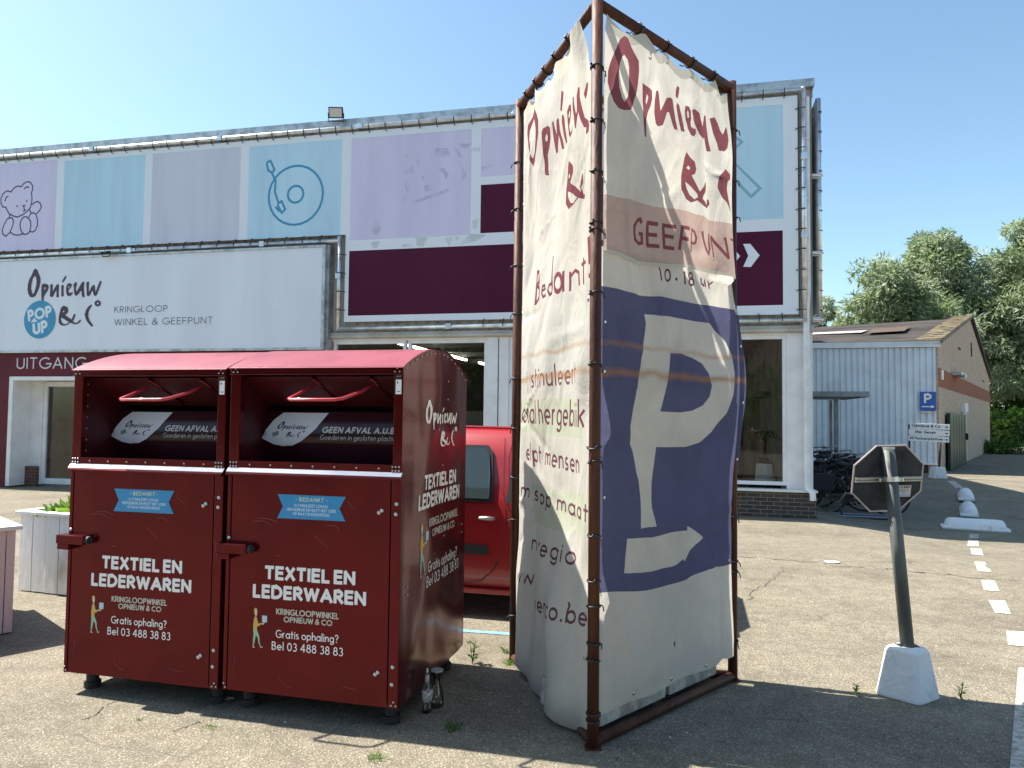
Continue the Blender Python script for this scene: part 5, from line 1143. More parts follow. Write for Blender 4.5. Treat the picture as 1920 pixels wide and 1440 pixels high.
    tg = MB().box(.965, .996, -.0075, -.0052, 1.70, 1.775); to = tg.build('licence_tag', wlet, t); MB().box(.965, .996, -.0078, -.0053, 1.776, 1.788).box(.972, .978, -.0080, -.0076, 1.755, 1.765).box(.972, .99, -.0080, -.0076, 1.712, 1.716).build('print', M['black'], to)
    MB().box(.966, .995, -.0078, -.0054, 1.7885, 1.795).build('cap', M['chrome'], to)
    # bolts and rivets
    bm_ = mat('zinc bolt', (.55, .55, .55), .35, .9)
    b0 = MB().lathe([(.0105, 0), (.0105, .004), (.008, .007), (.003, .008)], 10).build('bolt', bm_, t, smooth=True)
    b0.rotation_euler = (R(90), 0, 0); b0.location = (.886, -.006, 1.092)
    for x, z in ((.902, 1.104), (.982, 1.14), (.979, 1.088), (.882, .277), (.896, .288), (.976, .322), (.973, .235), (-.012 + .03, .922)): share(b0, 'bolt', t, (x, -.006, z), (R(90), 0, 0))
    rv = MB().lathe([(.0055, 0), (.005, .0028), (.002, .004)], 8).build('rivet', bm_, t, smooth=True); rv.rotation_euler = (R(90), 0, 0); rv.location = (.03, -.008, 1.835)
    fr_ = [(.018, 1.816), (.043, 1.816), (.96, 1.816), (.986, 1.816), (.973, 1.835), (.018, .13), (.008, .15), (.97, .13), (.995, .13), (.983, .148)]
    fr_ += [(x, z) for x in (.012, .03, .048) for z in (1.308, 1.328)] + [(x, z) for x in (.955, .973, .991) for z in (1.308, 1.328)] + [(.13 + .125 * i, 1.318) for i in range(7)]
    for x, z in fr_: share(rv, 'rivet', t, (x, -.0085 if z > 1.8 else -.0062, z), (R(90), 0, 0))
    for i in range(7): share(rv, 'rivet', t, (.0345, .06, 1.37 + .065 * i), (R(90), 0, R(90)))
    for i in range(15):
        y = .03 + (D - .06) * i / 14; share(rv, 'rivet', t, (W + .0005, y, roof_z(y) - .022), (R(90), 0, R(90)))
    for y, z in ((.7, 1.80), (.7, 1.69), (.62, 1.30), (.55, 1.51), (.66, .88), (.1, .70), (.1, .66), (1.0, .9), (1.0, .85), (.5, .80), (.4, .80)): share(rv, 'rivet', t, (W + .001, y, z), (R(90), 0, R(90)))
    # feet
    for x in (.085, .92):
        for y in (.12, .95): MB().lathe([(.046, 0), (.046, .035), (.034, .037), (.034, ZB)], 14, (x, y, 0)).build('foot', M['dark'], t, smooth=False)
    return t
ctn = make_container()
ctn.location = (-2.535, 4.238, 0); ctn.rotation_euler = (0, 0, -CA)
GRP = 'dark red clothing containers'
tag(ctn, 'left dark red clothing container of the pair, next to the white planter', 'clothes bank', GRP)
ct2 = copy_tree(ctn)
ct2.location = (-2.535 + 1.034 * math.cos(CA), 4.238 - 1.034 * math.sin(CA), .006)
tag(ct2, 'right dark red clothing container of the pair, its lettered side panel facing the banner tower', 'clothes bank', GRP)

# ================================================================== the banner tower
Fp, Lp, Rp = Vector((.411, 3.614, 0)), Vector((.031, 4.853, 0)), Vector((1.372, 4.552, 0)); H = 3.704
tw = thing('banner_tower', 'tall triangular frame of rusty brown tubes with two weathered printed banners tied to it', 'advertising tower', (0, 0, 0))
rust = mat('rusty brown paint', (0.050, 0.017, 0.010), .6, spec=.3, col2=(0.085, 0.030, 0.016), scale=7, stretch=(1, 1, .25), bump=.3, bscale=40)
for P in (Fp, Lp, Rp): MB().tube([P + Vector((0, 0, .0)), P + Vector((0, 0, H + .03))], .029, 16).build('pole', rust, tw, smooth=True)
def rail(a, b, z, r=.024): MB().tube([a + Vector((0, 0, z)), b + Vector((0, 0, z))], r, 12).build('rail', rust, tw, smooth=True)
for a, b in ((Fp, Lp), (Fp, Rp), (Lp, Rp)):
    rail(a, b, H - .01, .027); rail(a, b, .03, .026)
    q_ = ((Fp + Lp + Rp) / 3 - (a + b) / 2).normalized() * .055
    rail((a + q_).lerp(b + q_, .07), (a + q_).lerp(b + q_, .93), 1.84, .02)
rail(Lp, Rp, 3.2, .018)
for P in (Fp, Lp, Rp): MB().box(P.x - .04, P.x + .04, P.y - .035, P.y + .035, 0, .006).build('foot_plate', rust, tw)
cw = cloth_mat('weathered banner white', (0.61, 0.585, 0.52), .45)
cred = cloth_mat('banner faded red', (0.215, 0.075, 0.088), .42)
cpink = cloth_mat('banner faded pink', (0.50, 0.375, 0.325), .40)
cblue = cloth_mat('banner faded blue', (0.108, 0.112, 0.195), .38)
cdk = cloth_mat('banner dark letters', (0.16, 0.07, 0.085), .35)
cgrn = cloth_mat('banner pale green', (0.53, 0.55, 0.43), .40)
hem = cloth_mat('banner hem', (0.58, 0.545, 0.46), .25)
uL, uR = (Fp - Lp).normalized(), (Rp - Fp).normalized()
nL, nR = Vector((uL.y, -uL.x, 0)), Vector((uR.y, -uR.x, 0))
if nL.x > 0: nL = -nL
if nR.x < 0: nR = -nR
nz = lambda x, y, z=0.0: noise.noise(Vector((x, y, z)))
LEN_L, LEN_R = (Fp - Lp).length, (Rp - Fp).length
_rc = random.Random(12)
CREASE = [(_rc.uniform(.05, 1.3), _rc.uniform(.2, 3.5), _rc.uniform(0, 3.14), _rc.uniform(.12, .45), _rc.uniform(.014, .035), _rc.uniform(-.014, .014)) for _ in range(60)]
def creases(u, v):
    s_ = 0.0
    for cu, cv, a, L, w, amp in CREASE:
        du, dv = u - cu, v - cv
        if abs(du) > L or abs(dv) > L: continue
        p = du * math.cos(a) + dv * math.sin(a); q = -du * math.sin(a) + dv * math.cos(a) + .12 * p * p
        s_ += amp * math.exp(-(q / w) ** 2) * max(0, 1 - (p / L) ** 2)
    return s_
def dispL(u, v):
    e = sm(.0, .2, u) * sm(LEN_L - .04, LEN_L - .22, u)
    top = sm(3.75, 3.3, v)
    d = e * (.036 * nz(u * 2.2, v * 1.3, 3) * (.4 + .6 * top) + .012 * nz(u * 6, v * 2.2, 9) + .75 * creases(u, v)) - .022 * sm(.13, .02, u) * sm(.5, .9, v)
    d += e * .024 * (1 - top) * math.sin(u * 19 + .8 * nz(u * 3, v * 2, 4)) + .007 * e * sm(3.6, 2.6, v) * sm(1.8, 2.6, v) * math.sin(u * 15 + 1)
    d += .012 * math.exp(-((u - .30) / .05) ** 2) * sm(2.9, 2.2, v) + .016 * e * math.sin(u * 9 + v * 1.7) * sm(2.4, 1.4, v)
    low = sm(1.2, .2, v)
    d += low * sm(.0, .65, u) * (.07 * e * (1 + 1.3 * nz(u * 1.8, v * 1.4, 5)) + .05 * e * nz(u * 4.5, v * 2.5, 6))
    d += -.03 * math.exp(-((u - 1.18) / .07) ** 2) * (math.exp(-((v - 1.68) / .16) ** 2) + .7 * math.exp(-((v - .82) / .12) ** 2))
    d += .03 * math.exp(-((u - 1.02) / .16) ** 2) * sm(3.45, 3.75, v)
    return d
def dispR(u, v):
    e = sm(0, .25, u) * sm(LEN_R + .12, LEN_R - .2, u)
    d = e * (.055 * nz(u * 1.7 + 4, v * 1.1, 2) + .02 * nz(u * 6, v * 3, 8) + creases(u + .03, 3.7 - v))
    d += .016 * e * sm(3.2, 3.65, v) * math.sin(u * 19)
    if v > 2.44:
        d += .055 * sm(1.0, 1.17, u) * sm(1.34, 1.2, u) * sm(3.6, 3.2, v)
        d += .02 * math.exp(-((u - .93) / .05) ** 2) * sm(2.45, 2.7, v)
    b = math.exp(-((v - 1.85) / .55) ** 2)
    d += .05 * b * sm(.7, 1.4, u)
    d += sm(.8, .15, v) * e * (.03 + .05 * nz(u * 2.5, v * 2, 12))
    return d
ptL = lambda u, v: Lp + uL * u + nL * dispL(u, v) + Vector((0, 0, v))
ptR = lambda u, v: Fp + uR * u + nR * dispR(u, v) + Vector((0, 0, v))
def prof(tab, v):
    for (v0, u0), (v1, u1) in zip(tab, tab[1:]):
        if v0 <= v <= v1: return u0 + (u1 - u0) * sm(v0, v1, v)
    return tab[0][1] if v < tab[0][0] else tab[-1][1]
# left banner outline
lt_ = [(0, .13), (.35, .07), (.65, .03), (.96, -.035), (1.2, .0), (1.6, .01), (2.6, .035), (3.7, .05)]
rt_ = [(0, 1.235), (.5, 1.235), (.72, 1.22), (.82, 1.19), (.95, 1.23), (1.5, 1.23), (1.68, 1.17), (1.86, 1.235), (3.0, 1.235), (3.3, 1.235), (3.5, 1.18), (3.7, 1.13)]
def top_sag(u, ties, z, s):
    for a, b in zip(ties, ties[1:]):
        if a <= u <= b: return z - s * math.sin(math.pi * (u - a) / (b - a)) ** .8
    return z
tiesL = [.04, .20, .38, .55, .72, .93, 1.13]; tiesR = [.05, .34, .60, .86, 1.10, 1.30]
vs_ = [.06 + (3.62 - .06) * i / 70 for i in range(71)]
botL = lambda u: .025 + .05 * sm(.5, .13, u) + .03 * math.exp(-((u - .95) / .1) ** 2)
outl = [(u, botL(u)) for u in [.135 + (1.235 - .135) * i / 24 for i in range(25)]]
outl += [(prof(rt_, v) + .006 * nz(v * 6, 1), v) for v in vs_[1:]]
outl += [(u, top_sag(u, tiesL, 3.655 + .03 * sm(.8, .95, u), .055 if u < .75 else .02)) for u in [1.13 - (1.13 - .05) * i / 46 for i in range(47)]]
outl += [(prof(lt_, v) + .006 * nz(v * 6, 2), v) for v in vs_[::-1][:-1]]
redL = [p for k, p in D_TLred.items() if k[0] != '-']; holL = [p for k, p in D_TLred.items() if k[0] == '-']
bed = [q for p, w in D_bed for q in stroke(p, w * 1.05)]
rl = text('ij stinuleert', .24, 1.06, 1.772, .125, w=.12, z1=1.776) + text('lobal hergebiik', .09, 1.15, 1.556, .145, w=.13, z1=1.543)
rl2 = text('elpt mensen', .2, 1.11, 1.322, .115, w=.14, z1=1.30) + text('m s op maat', .14, 1.225, 1.084, .10, w=.15, z1=1.068)
rl3 = text('n regio', .35, 1.07, .782, .105, w=.14, z1=.826) + text('ww', .09, .40, .535, .10, w=.14, z1=.58) + text('uwenco.be', .42, 1.225, .452, .105, w=.14, z1=.555)
printed('banner', outl, [(2, [D_g1, D_g2], []), (4, [[(u, top_sag(u, tiesL, 3.655, .055) + .05) for u in [.03 + .02 * i for i in range(46)]] + [(u, top_sag(u, tiesL, 3.655, .055) - .05 - .035 * math.sin(u * 11)) for u in [.93 - .02 * i for i in range(46)]]], []), (1, redL, holL), (1, bed, []), (3, rl + rl2 + rl3, [])], ptL, [cw, cred, cgrn, cdk, hem], tw, grid=.026, nrm_eps=.006)
# right banners: the upper laps over the lower
seam = [(.036, 2.43), (.207, 2.433), (.371, 2.417), (.57, 2.436), (.839, 2.467), (1.074, 2.457), (1.21, 2.45), (1.29, 2.455)]
outu = [(u, v) for u, v in seam] + [(1.285 + .008 * nz(v * 5, 3), v) for v in [2.5 + i * .06 for i in range(19)]] + [(u, top_sag(u, tiesR, 3.66, .055)) for u in [1.285 - (1.285 - .055) * i / 46 for i in range(47)]] + [(.036, 3.5 - i * .1) for i in range(10)]
redR = [p for k, p in D_TRred.items() if k[0] != '-']; holR = [p for k, p in D_TRred.items() if k[0] == '-']
pinkp = [(u, max(v, 2.44) if v < 2.6 else v) for u, v in D_pink]
hemp = [(u, v - .1) for u, v in seam] + [(u, v + .018) for u, v in seam[::-1]]
printed('banner', outu, [(2, [D_pink], []), (3, [hemp, [(.02, 3.75), (1.4, 3.75)] + [(u, top_sag(u, tiesR, 3.66, .055) - .055) for u in [1.31 - .02 * i for i in range(65)]]], []), (1, redR, holR), (1, [q for p, w in D_geef for q in stroke(p, w * 1.3)], [])], lambda u, v: ptR(u, v) + nR * .014, [cw, cred, cpink, hem], tw, grid=.026, nrm_eps=.006)
rr_ = [(.1, 1.352), (.4, 1.35), (.72, 1.30), (1.0, 1.30), (1.4, 1.385), (1.85, 1.425), (2.2, 1.37), (2.36, 1.33), (2.49, 1.29)]
lowv = [.12 + i * .06 for i in range(40)]
outlo = [(.035, .14), (.2, .145), (.4, .155), (.7, .165), (1.0, .165), (1.08, .17), (1.13, .19), (1.345, .15)] + [(prof(rr_, v) + .006 * nz(v * 5, 7), v) for v in lowv[1:-1]] + [(1.29, 2.475), (1.0, 2.48), (.6, 2.47), (.3, 2.46), (.036, 2.46)] + [(.035, v) for v in lowv[::-1][1:-1]]
hb_ = [[(.02, .1), (1.4, .1), (1.4, .21), (.02, .20)]]
printed('banner', outlo, [(4, hb_, []), (2, [D_blue], []), (0, [D_P], [D_Phole]), (0, [D_arrow], []), (2, [D_Phole], []), (5, [[(.632, .372), (.648, .36), (.655, .335), (.66, .362), (.668, .378), (.65, .384)]], []), (3, [q for p, w in D_tien for q in stroke(p, w * 1.25)], [])], ptR, [cw, cred, cblue, cdk, hem, M['black']], tw, grid=.026, nrm_eps=.006)
# cord ties and eyelets
tie_m = M['black']
def tie_mesh():
    mb = MB(); ring_ = [(.0315 * math.cos(a), .0315 * math.sin(a), .003 * math.sin(2 * a)) for a in [2 * math.pi * k / 14 for k in range(14)]]
    mb.tube(ring_, .0055, 6, closed=True); mb.tube([(.0315, 0, 0), (.045, -.012, -.008), (.05, -.01, -.035)], .0035, 5); mb.tube([(-.0315, 0, .004), (-.042, 0, .010)], .006, 5)
    return mb
tie_o = None
def ctie(loc, rot):
    global tie_o
    if tie_o is None:
        tie_o = tie_mesh().build('cord_tie', tie_m, tw, smooth=True); tie_o.location = loc; tie_o.rotation_euler = rot
    else: share(tie_o, 'cord_tie', tw, loc, rot)
rn = random.Random(8)
for P, hs_, a0 in ((Fp, (3.36, 3.09, 2.83, 2.57, 2.53, 2.22, 1.86, 1.45, 1.38, 1.02, .80, .68, .50, .42, .165, .13), 60), (Rp, (3.42, 3.1, 2.86, 2.5, 1.0, .72, .66, .24), -20), (Lp, (3.3, 2.98, 2.6, 2.28, 1.85, 1.52, 1.2, .92, .3), 170)):
    for z in hs_: ctie(P + Vector((0, 0, z)), (rn.uniform(-.15, .15), rn.uniform(-.15, .15), R(a0 + rn.uniform(-40, 40))))
for (O, u_, ts) in ((Lp, uL, tiesL[1:-1]), (Fp, uR, tiesR[1:-1])):
    for t_ in ts: ctie(O + u_ * t_ + Vector((0, 0, H - .012)), (R(90), 0, math.atan2(u_.y, u_.x) + R(90)))
ey = MB().lathe([(.004, 0), (.010, 0), (.010, .002), (.004, .003)], 10).build('eyelet', M['chrome'], tw, smooth=True)
eo = [(ptL, nL, u, v) for v in (3.0, 2.6, 2.28, 1.85, 1.5, 1.2) for u in (prof(lt_, v) + .025,)] + [(ptL, nL, 1.205, v) for v in (2.2, 1.45, .62, .4)] + [(ptR, nR, .075, v) for v in (2.08, 1.83, 1.2)] + [(ptR, nR, prof(rr_, v) - .03, v) for v in (2.3, 2.05, 1.7, 1.35, .74)] + [(ptR, nR, u, .19) for u in (.3, .62, .95)]
for i, (f, n_, u, v) in enumerate(eo):
    q = n_.to_track_quat('Z', 'Y').to_euler()
    if i == 0: ey.location = f(u, v) + n_ * .002; ey.rotation_euler = q
    else: share(ey, 'eyelet', tw, f(u, v) + n_ * .002, q)
# ballast slabs inside the foot of the frame
for i, (a, b, lb) in enumerate(((.10, .68, 'grey concrete slab lying in the tower foot, the one nearer the front pole'), (.71, 1.22, 'grey concrete slab lying in the tower foot, beside the right pole'))):
    t = thing('concrete_slab', lb, 'slab', tuple(Fp + uR * a + Vector((0, 0, .0))), math.atan2(uR.y, uR.x), 'ballast slabs in the tower foot')
    MB().box(0, b - a, .035, .45, .055, .20).build('slab', M['conc'], t, bevel=.012)

# ================================================================== red car
cr = thing('parked_car', 'bright red hatchback parked behind the containers and the tower', 'car', (-.064, 5.83, 0), -R(14))
cp_ = mat('car red', (0.30, 0.016, 0.018), .3, coat=.6, var=.05, scale=2)
WD = 1.66
def sec(zb, zbelt, zroof, y0, tum):
    # half section from sill to roof centre (near side), then mirrored
    pts = [(.07 + y0, zb), (.012 + y0, zb + .05), (y0, zb + .17), (y0 - .012, (zb + zbelt) / 2 + .08), (.012 + y0, zbelt - .05), (.03 + y0, zbelt)]
    if zroof > zbelt + .05: pts += [(.03 + y0 + tum * .55, zbelt + (zroof - zbelt) * .55), (.03 + y0 + tum * .95, zroof - .07), (.03 + y0 + tum + .10, zroof - .012), (WD / 2, zroof)]
    else: pts += [(.08 + y0, zbelt + .01), (.2 + y0, zbelt + .015), (.4 + y0, zbelt + .02), (WD / 2, zbelt + .03)]
    return pts + [(WD - y, z) for y, z in pts[-2::-1]]
st_ = [(-2.72, .30, .55, .55, .22, 0), (-2.66, .24, .68, .68, .08, 0), (-2.3, .2, .84, .84, .02, 0), (-1.75, .2, .92, .93, 0, 0), (-1.62, .2, .93, .99, 0, .1), (-1.0, .2, .94, 1.44, 0, .17), (-.55, .2, .94, 1.51, 0, .19), (.1, .2, .95, 1.50, 0, .19), (.62, .2, .95, 1.46, .0, .19), (.86, .22, .95, 1.36, .02, .2), (1.0, .24, .93, 1.1, .05, .16), (1.08, .3, .88, .9, .10, 0), (1.10, .34, .7, .7, .16, 0)]
mb = MB(); secs = [[(x,) + q for q in sec(a, b, c, y0, tm)] for x, a, b, c, y0, tm in st_]; n = len(secs[0])
mb.add([q for s_ in secs for q in s_], [(i * n + j, i * n + j + 1, (i + 1) * n + j + 1, (i + 1) * n + j) for i in range(len(secs) - 1) for j in range(n - 1)] + [tuple(range(n)), tuple(range((len(secs) - 1) * n, len(secs) * n))[::-1]] + [(i * n + n - 1, i * n, (i + 1) * n, (i + 1) * n + n - 1) for i in range(len(secs) - 1)])
body = mb.build('body', cp_, cr, smooth=True)
def side_y(x, z):   # outer skin, near side, main cabin
    if z < .95: return .01 - .012 * 0
    return .03 + .19 * sm(.9, 1.55, z) * .95
def sidepoly(name, pts, m, dy, parent, th=.004):
    vs = [(x, side_y(x, z) + dy, z) for x, z in pts]; k = len(pts)
    mb = MB().add(vs, [tuple(range(k))]); return mb.build(name, m, parent)
blk = mat('car black trim', (.012, .012, .013), .45)
dw = mat('dark car window', (.035, .05, .05), .04, spec=.8)
def rpoly(x0, x1, z0, z1, sl=0, sr=0, r=.05):
    return [(x0 + sl * 0, z0), (x1, z0), (x1 - sr * .5, (z0 + z1) / 2), (x1 - sr - .01, z1 - r), (x1 - sr - r, z1), (x0 + sl + r, z1), (x0 + sl, z1 - r)]
for nm, x0, x1, sl, sr in (('side_window', -1.05, -.11, .02, .03), ('quarter_window', .05, .62, .03, .22), ('front_window', -1.95 + .35, -1.13, .42, 0)):
    f = sidepoly(nm, rpoly(x0 - .025, x1 + .025, .915, 1.36, sl, sr), blk, -.012, cr)
    sidepoly('pane', rpoly(x0, x1, .94, 1.335, sl, sr, .045), dw, -.017, f)
# door seams, handle, rubbing strip, sill
def seam_line(pts, w=.008):
    mb = MB()
    for q in stroke(pts, w): mb.add([(x, side_y(x, z) - .014, z) for x, z in q], [(0, 1, 2, 3)])
    return mb
dl = seam_line([(-.03, 1.42), (-.02, 1.25), (.0, 1.0), (.03, .86), (.035, .72), (.0, .52), (-.07, .38), (-.17, .29), (-.3, .27)])
for q in seam_line([(-1.09, 1.4), (-1.09, .9), (-1.1, .5), (-1.08, .27), (-.3, .27)]).__dict__['f'] and [0]: pass
l2 = seam_line([(-1.09, 1.4), (-1.09, .9), (-1.1, .5), (-1.08, .27), (-.3, .27)]); dl.add(l2.v, l2.f); dl.build('door_seam', M['black'], cr)
hn = MB().tube([(-.19, -.005, .785), (-.175, -.03, .79), (-.12, -.035, .79), (-.075, -.03, .787), (-.06, -.005, .783)], [.008, .014, .017, .014, .008], 10); hn.build('door_handle', M['metal'], cr, smooth=True)
MB().box(-1.0, -.115, -.018, .0, .50, .575).build('rubbing_strip', M['dark'], cr, bevel=.006)
MB().box(-2.1, .2, -.012, .3, .19, .235).build('sill', cp_, cr, bevel=.01)
MB().tube([(-.9, .33, 1.512), (.5, .33, 1.497)], .012, 6).build('roof_strip', cp_, cr)
MB().box(-.02, .02, .32, .34, 1.51, 1.53).build('roof_cap', M['chrome'], cr)
for x in (-2.05, .47):
    for y, s in ((.0, -1), (WD, 1)):
        MB().prism([(x + .35 * math.cos(a), .31 + .35 * math.sin(a)) for a in [2 * math.pi * k / 24 for k in range(24)]], 'y', y + s * .0145 - .0 if s > 0 else y - .0145, y + s * .0145 + .001 if s > 0 else y + .02).build('wheel_arch', M['black'], cr)
        w = MB().lathe([(.20, 0), (.29, .0), (.30, .03), (.30, .16), (.29, .19), (.2, .19)], 24).build('wheel', spm, cr, smooth=False); w.location = (x, y + (-.018 if s < 0 else .018), .30); w.rotation_euler = (R(-90) if s < 0 else R(90), 0, 0)
        MB().lathe([(.205, .002), (.19, -.008), (.06, .005), (.03, -.01)], 24).build('rim', rim, w)
MB().box(-2.70, -2.60, .25, .55, .55, .68).box(-2.70, -2.60, WD - .55, WD - .25, .55, .68).build('headlight', M['chrome'], cr, bevel=.02)
MB().box(1.02, 1.12, .05, .22, .62, .92).box(1.02, 1.12, WD - .22, WD - .05, .62, .92).build('tail_light', mat('tail light red', (.4, .01, .01), .2), cr, bevel=.02)
MB().add([(-1.60, .25, 1.0), (-1.60, WD - .25, 1.0), (-1.03, WD - .36, 1.41), (-1.03, .36, 1.41)], [(0, 1, 2, 3)]).build('windscreen', dw, cr, loc=(-.012, 0, .02))
MB().add([(1.015, .32, 1.02), (1.015, WD - .32, 1.02), (.87, WD - .36, 1.32), (.87, .36, 1.32)], [(0, 3, 2, 1)]).build('rear_window', dw, cr, loc=(.015, 0, .02))

# ================================================================== back of a stop sign on a leaning pole in a concrete foot
sp = thing('stop_sign', 'octagonal stop sign seen from behind, leaning on its grey pole in a white concrete foot', 'sign', (2.318, 4.32, 0))
bs = MB(); b4 = [Vector((2.306, 4.171, 0)), Vector((2.50, 4.29, 0)), Vector((2.335, 4.47, 0)), Vector((2.14, 4.355, 0))]; ctr = sum(b4, Vector()) / 4
def ringq(k, z, ch):
    out = []
    for i in range(4):
        p, a, b = b4[i] - ctr, b4[i - 1] - ctr, b4[(i + 1) % 4] - ctr
        out += [(p + (a - p).normalized() * ch) * k + Vector((0, 0, z)), (p + (b - p).normalized() * ch) * k + Vector((0, 0, z))]
    return out
lv = [ringq(1.0, 0, .02), ringq(1.0, .02, .02), ringq(.73, .265, .03), ringq(.66, .285, .04)]
n = 8; vs = [q for l in lv for q in l]
bs.add(vs, [(i * n + j, i * n + (j + 1) % n, (i + 1) * n + (j + 1) % n, (i + 1) * n + j) for i in range(3) for j in range(n)] + [tuple(range(24, 32)), tuple(range(8))[::-1]])
bs.build('concrete_foot', M['concw'], sp, bevel=.008)
MB().box(-.045, .075, -.005, .06, .270, .2865).build('socket', M['dark'], sp)
p0, p1 = Vector((.015, .01, .2)), Vector((-.075, .045, 1.43))
gp = mat('grey pole', (0.085, 0.095, 0.088), .6, .1, var=.25, scale=6, stretch=(1, 1, .3))
MB().tube([p0, p1], .037, 18).build('pole', gp, sp, smooth=True)
MB().tube([p1 - Vector((0, 0, .002)), p1 + Vector((0, 0, .012))], .0376, 18).build('pole_cap', M['metal'], sp)
tm_ = Matrix.Translation(p0.lerp(p1, .855) + Vector((0.01, .062, 0))) @ Matrix.Rotation(R(-1.5), 4, 'Y') @ Matrix.Rotation(R(4), 4, 'Z') @ Matrix.Rotation(R(14), 4, 'X')
oc = [(.215 / math.cos(R(22.5)) * math.cos(R(22.5 + 45 * i)), .205 / math.cos(R(22.5)) * math.sin(R(22.5 + 45 * i))) for i in range(8)]
pl = MB().prism(oc, 'y', 0, .004, M=tm_).build('plate', mat('sign back grey', (0.040, 0.044, 0.046), .7, .0, spec=.2, var=.35, scale=5), sp)
rimm = MB().tube([tm_ @ Vector((a, -.001, b)) for a, b in oc], .006, 6, closed=True).build('plate_rim', mat('pinkish aluminium edge', (.5, .42, .40), .4, .5), sp)
MB().prism([(a * .96, b * .96) for a, b in oc], 'y', .0045, .006, M=tm_).build('sign_face', mat('stop red', (.45, .02, .02), .4), pl)
ra = MB(); ra.box(-.208, .208, -.022, -.001, .008, .014, M=tm_); ra.box(-.208, .208, -.022, -.001, -.014, -.008, M=tm_); ra.box(-.208, .208, -.006, -.0012, -.0075, .0075, M=tm_)
ra.build('mounting_rail', mat('aluminium rail', (.5, .5, .48), .4, .7), sp)
cm = MB(); cm.tube([p0.lerp(p1, .845), p0.lerp(p1, .868)], .042, 16); cm.box(-.07, .07, -.03, -.0225, -.012, .012, M=tm_); cm.lathe([(.008, -.01), (.008, .01)], 8, tuple(tm_ @ Vector((.075, -.03, 0)))); cm.lathe([(.008, -.01), (.008, .01)], 8, tuple(tm_ @ Vector((-.06, -.03, 0))))
cm.build('clamp', M['tube'], sp)
st = MB().box(.062, .155, -.003, -.0012, -.118, -.045, M=tm_).build('sticker', mat('sticker white', (.62, .6, .55), .5), sp)
fz = lambda u, v: tm_ @ Vector((u, -.0038, v))
printed('lettering', None, [(0, text('A CANT', .067, .15, -.064, .016, w=.24, gap=.1), []), (0, text('Signalisatie', .075, .142, -.074, .006, w=.2) + text('Wegmarkering', .078, .14, -.084, .006, w=.2) + text('03', .10, .118, -.094, .006, w=.2), []), (1, [[(.068, -.115), (.15, -.115), (.15, -.1), (.068, -.1)]], [])], fz, [M['black'], mat('sticker pale blue', (.42, .45, .62), .5)], st)

# ================================================================== planters
pw = mat('white painted planks', (0.74, 0.74, 0.72), .7, col2=(.42, .39, .34), scale=3.2, stretch=(1, 1, .4), blotch=(.56, .74), bump=.2, bscale=20)
pk = mat('faded pinkish planks', (0.62, 0.50, 0.48), .7, col2=(.36, .30, .28), scale=3.2, stretch=(1, 1, .4), blotch=(.58, .76), bump=.2, bscale=20)
def planter(lb, loc, rz, w, d, h, m):
    t = thing('planter', lb, 'planter', loc, rz)
    mb = MB(); rn = random.Random(int(w * 100)); pwid = .155
    x = 0
    while x < w - .01:
        b = min(x + pwid, w) - .006; o_ = rn.uniform(-.003, .003)
        mb.box(x, b, o_, .022, .01, h - .03); mb.box(x, b, d - .022, d + o_, .01, h - .03); x += pwid
    y = .03
    while y < d - .03:
        b = min(y + pwid, d - .025) - .006; mb.box(0, .022, y, b, .01, h - .03); mb.box(w - .022, w, y, b, .01, h - .03); y += pwid
    mb.build('planks', m, t, bevel=.003)
    r_ = MB(); r_.box(-.03, w + .03, -.03, .06, h - .029, h); r_.box(-.03, w + .03, d - .06, d + .03, h - .029, h); r_.box(-.03, .06, .061, d - .061, h - .029, h); r_.box(w - .06, w + .03, .061, d - .061, h - .029, h)
    r_.build('rim', mat('planter rim', (.72, .72, .70), .6), t, bevel=.004)
    MB().box(.025, w - .025, .025, d - .025, .05, h - .08).build('soil', mat('soil', (.05, .035, .025), .95, bump=.8, bscale=30), t)
    return t
planter('white plank planter standing left of the red containers', (-4.373, 6.569, 0), R(-17.6), 1.5, 1.1, .71, pw)
planter('pinkish white plank planter cut off by the left edge of the picture', (-3.57 - 1.3 * .68, 5.33 - 1.3 * .73, 0), R(47), 1.3, 1.1, .77, pk)
def weed(x, y, z, h, n, lb, seed, mats=None, spread=.5, wid=.016, nm='weed', cat='weed', stems=3):
    rn = random.Random(seed); t = thing(nm, lb, cat, (x, y, z), rn.uniform(0, 6))
    mb = MB(); sm_ = MB()
    for s_ in range(stems):
        a = rn.uniform(0, 6.28); top = Vector((math.cos(a) * h * .25 * spread, math.sin(a) * h * .25 * spread, h * rn.uniform(.6, 1)))
        sm_.tube([(0, 0, 0), top * .5 + Vector((0, 0, .01)), top], [.003, .0025, .001], 5)
        for k in range(n):
            q = top * (k + 1) / n; a2 = k * 2.4 + rn.uniform(-.3, .3); L = h * rn.uniform(.25, .45) * (1.15 - .5 * k / n)
            d = Vector((math.cos(a2), math.sin(a2), rn.uniform(.2, 1.0))).normalized(); sd = d.cross(Vector((0, 0, 1))).normalized() * wid * .5 * rn.uniform(.7, 1.2)
            mb.add([q, q + d * L * .5 + sd, q + d * L + Vector((0, 0, -.15 * L)), q + d * L * .5 - sd], [(0, 1, 2, 3)], rn.choice([0, 0, 1]))
    sm_.build('stem', (mats or lm2)[1], t); mb.build('leaves', mats or [lm2[1], lm2[2]], t)
    return t
weed(-.235, 4.80, 0, .15, 8, 'tall leafy weed at the back foot of the right container', 1, stems=4)
weed(2.02, 4.325, 0, .085, 6, 'small weed left of the white concrete sign foot', 2)
weed(2.605, 4.285, 0, .10, 6, 'small dark weed right of the white concrete sign foot', 3)
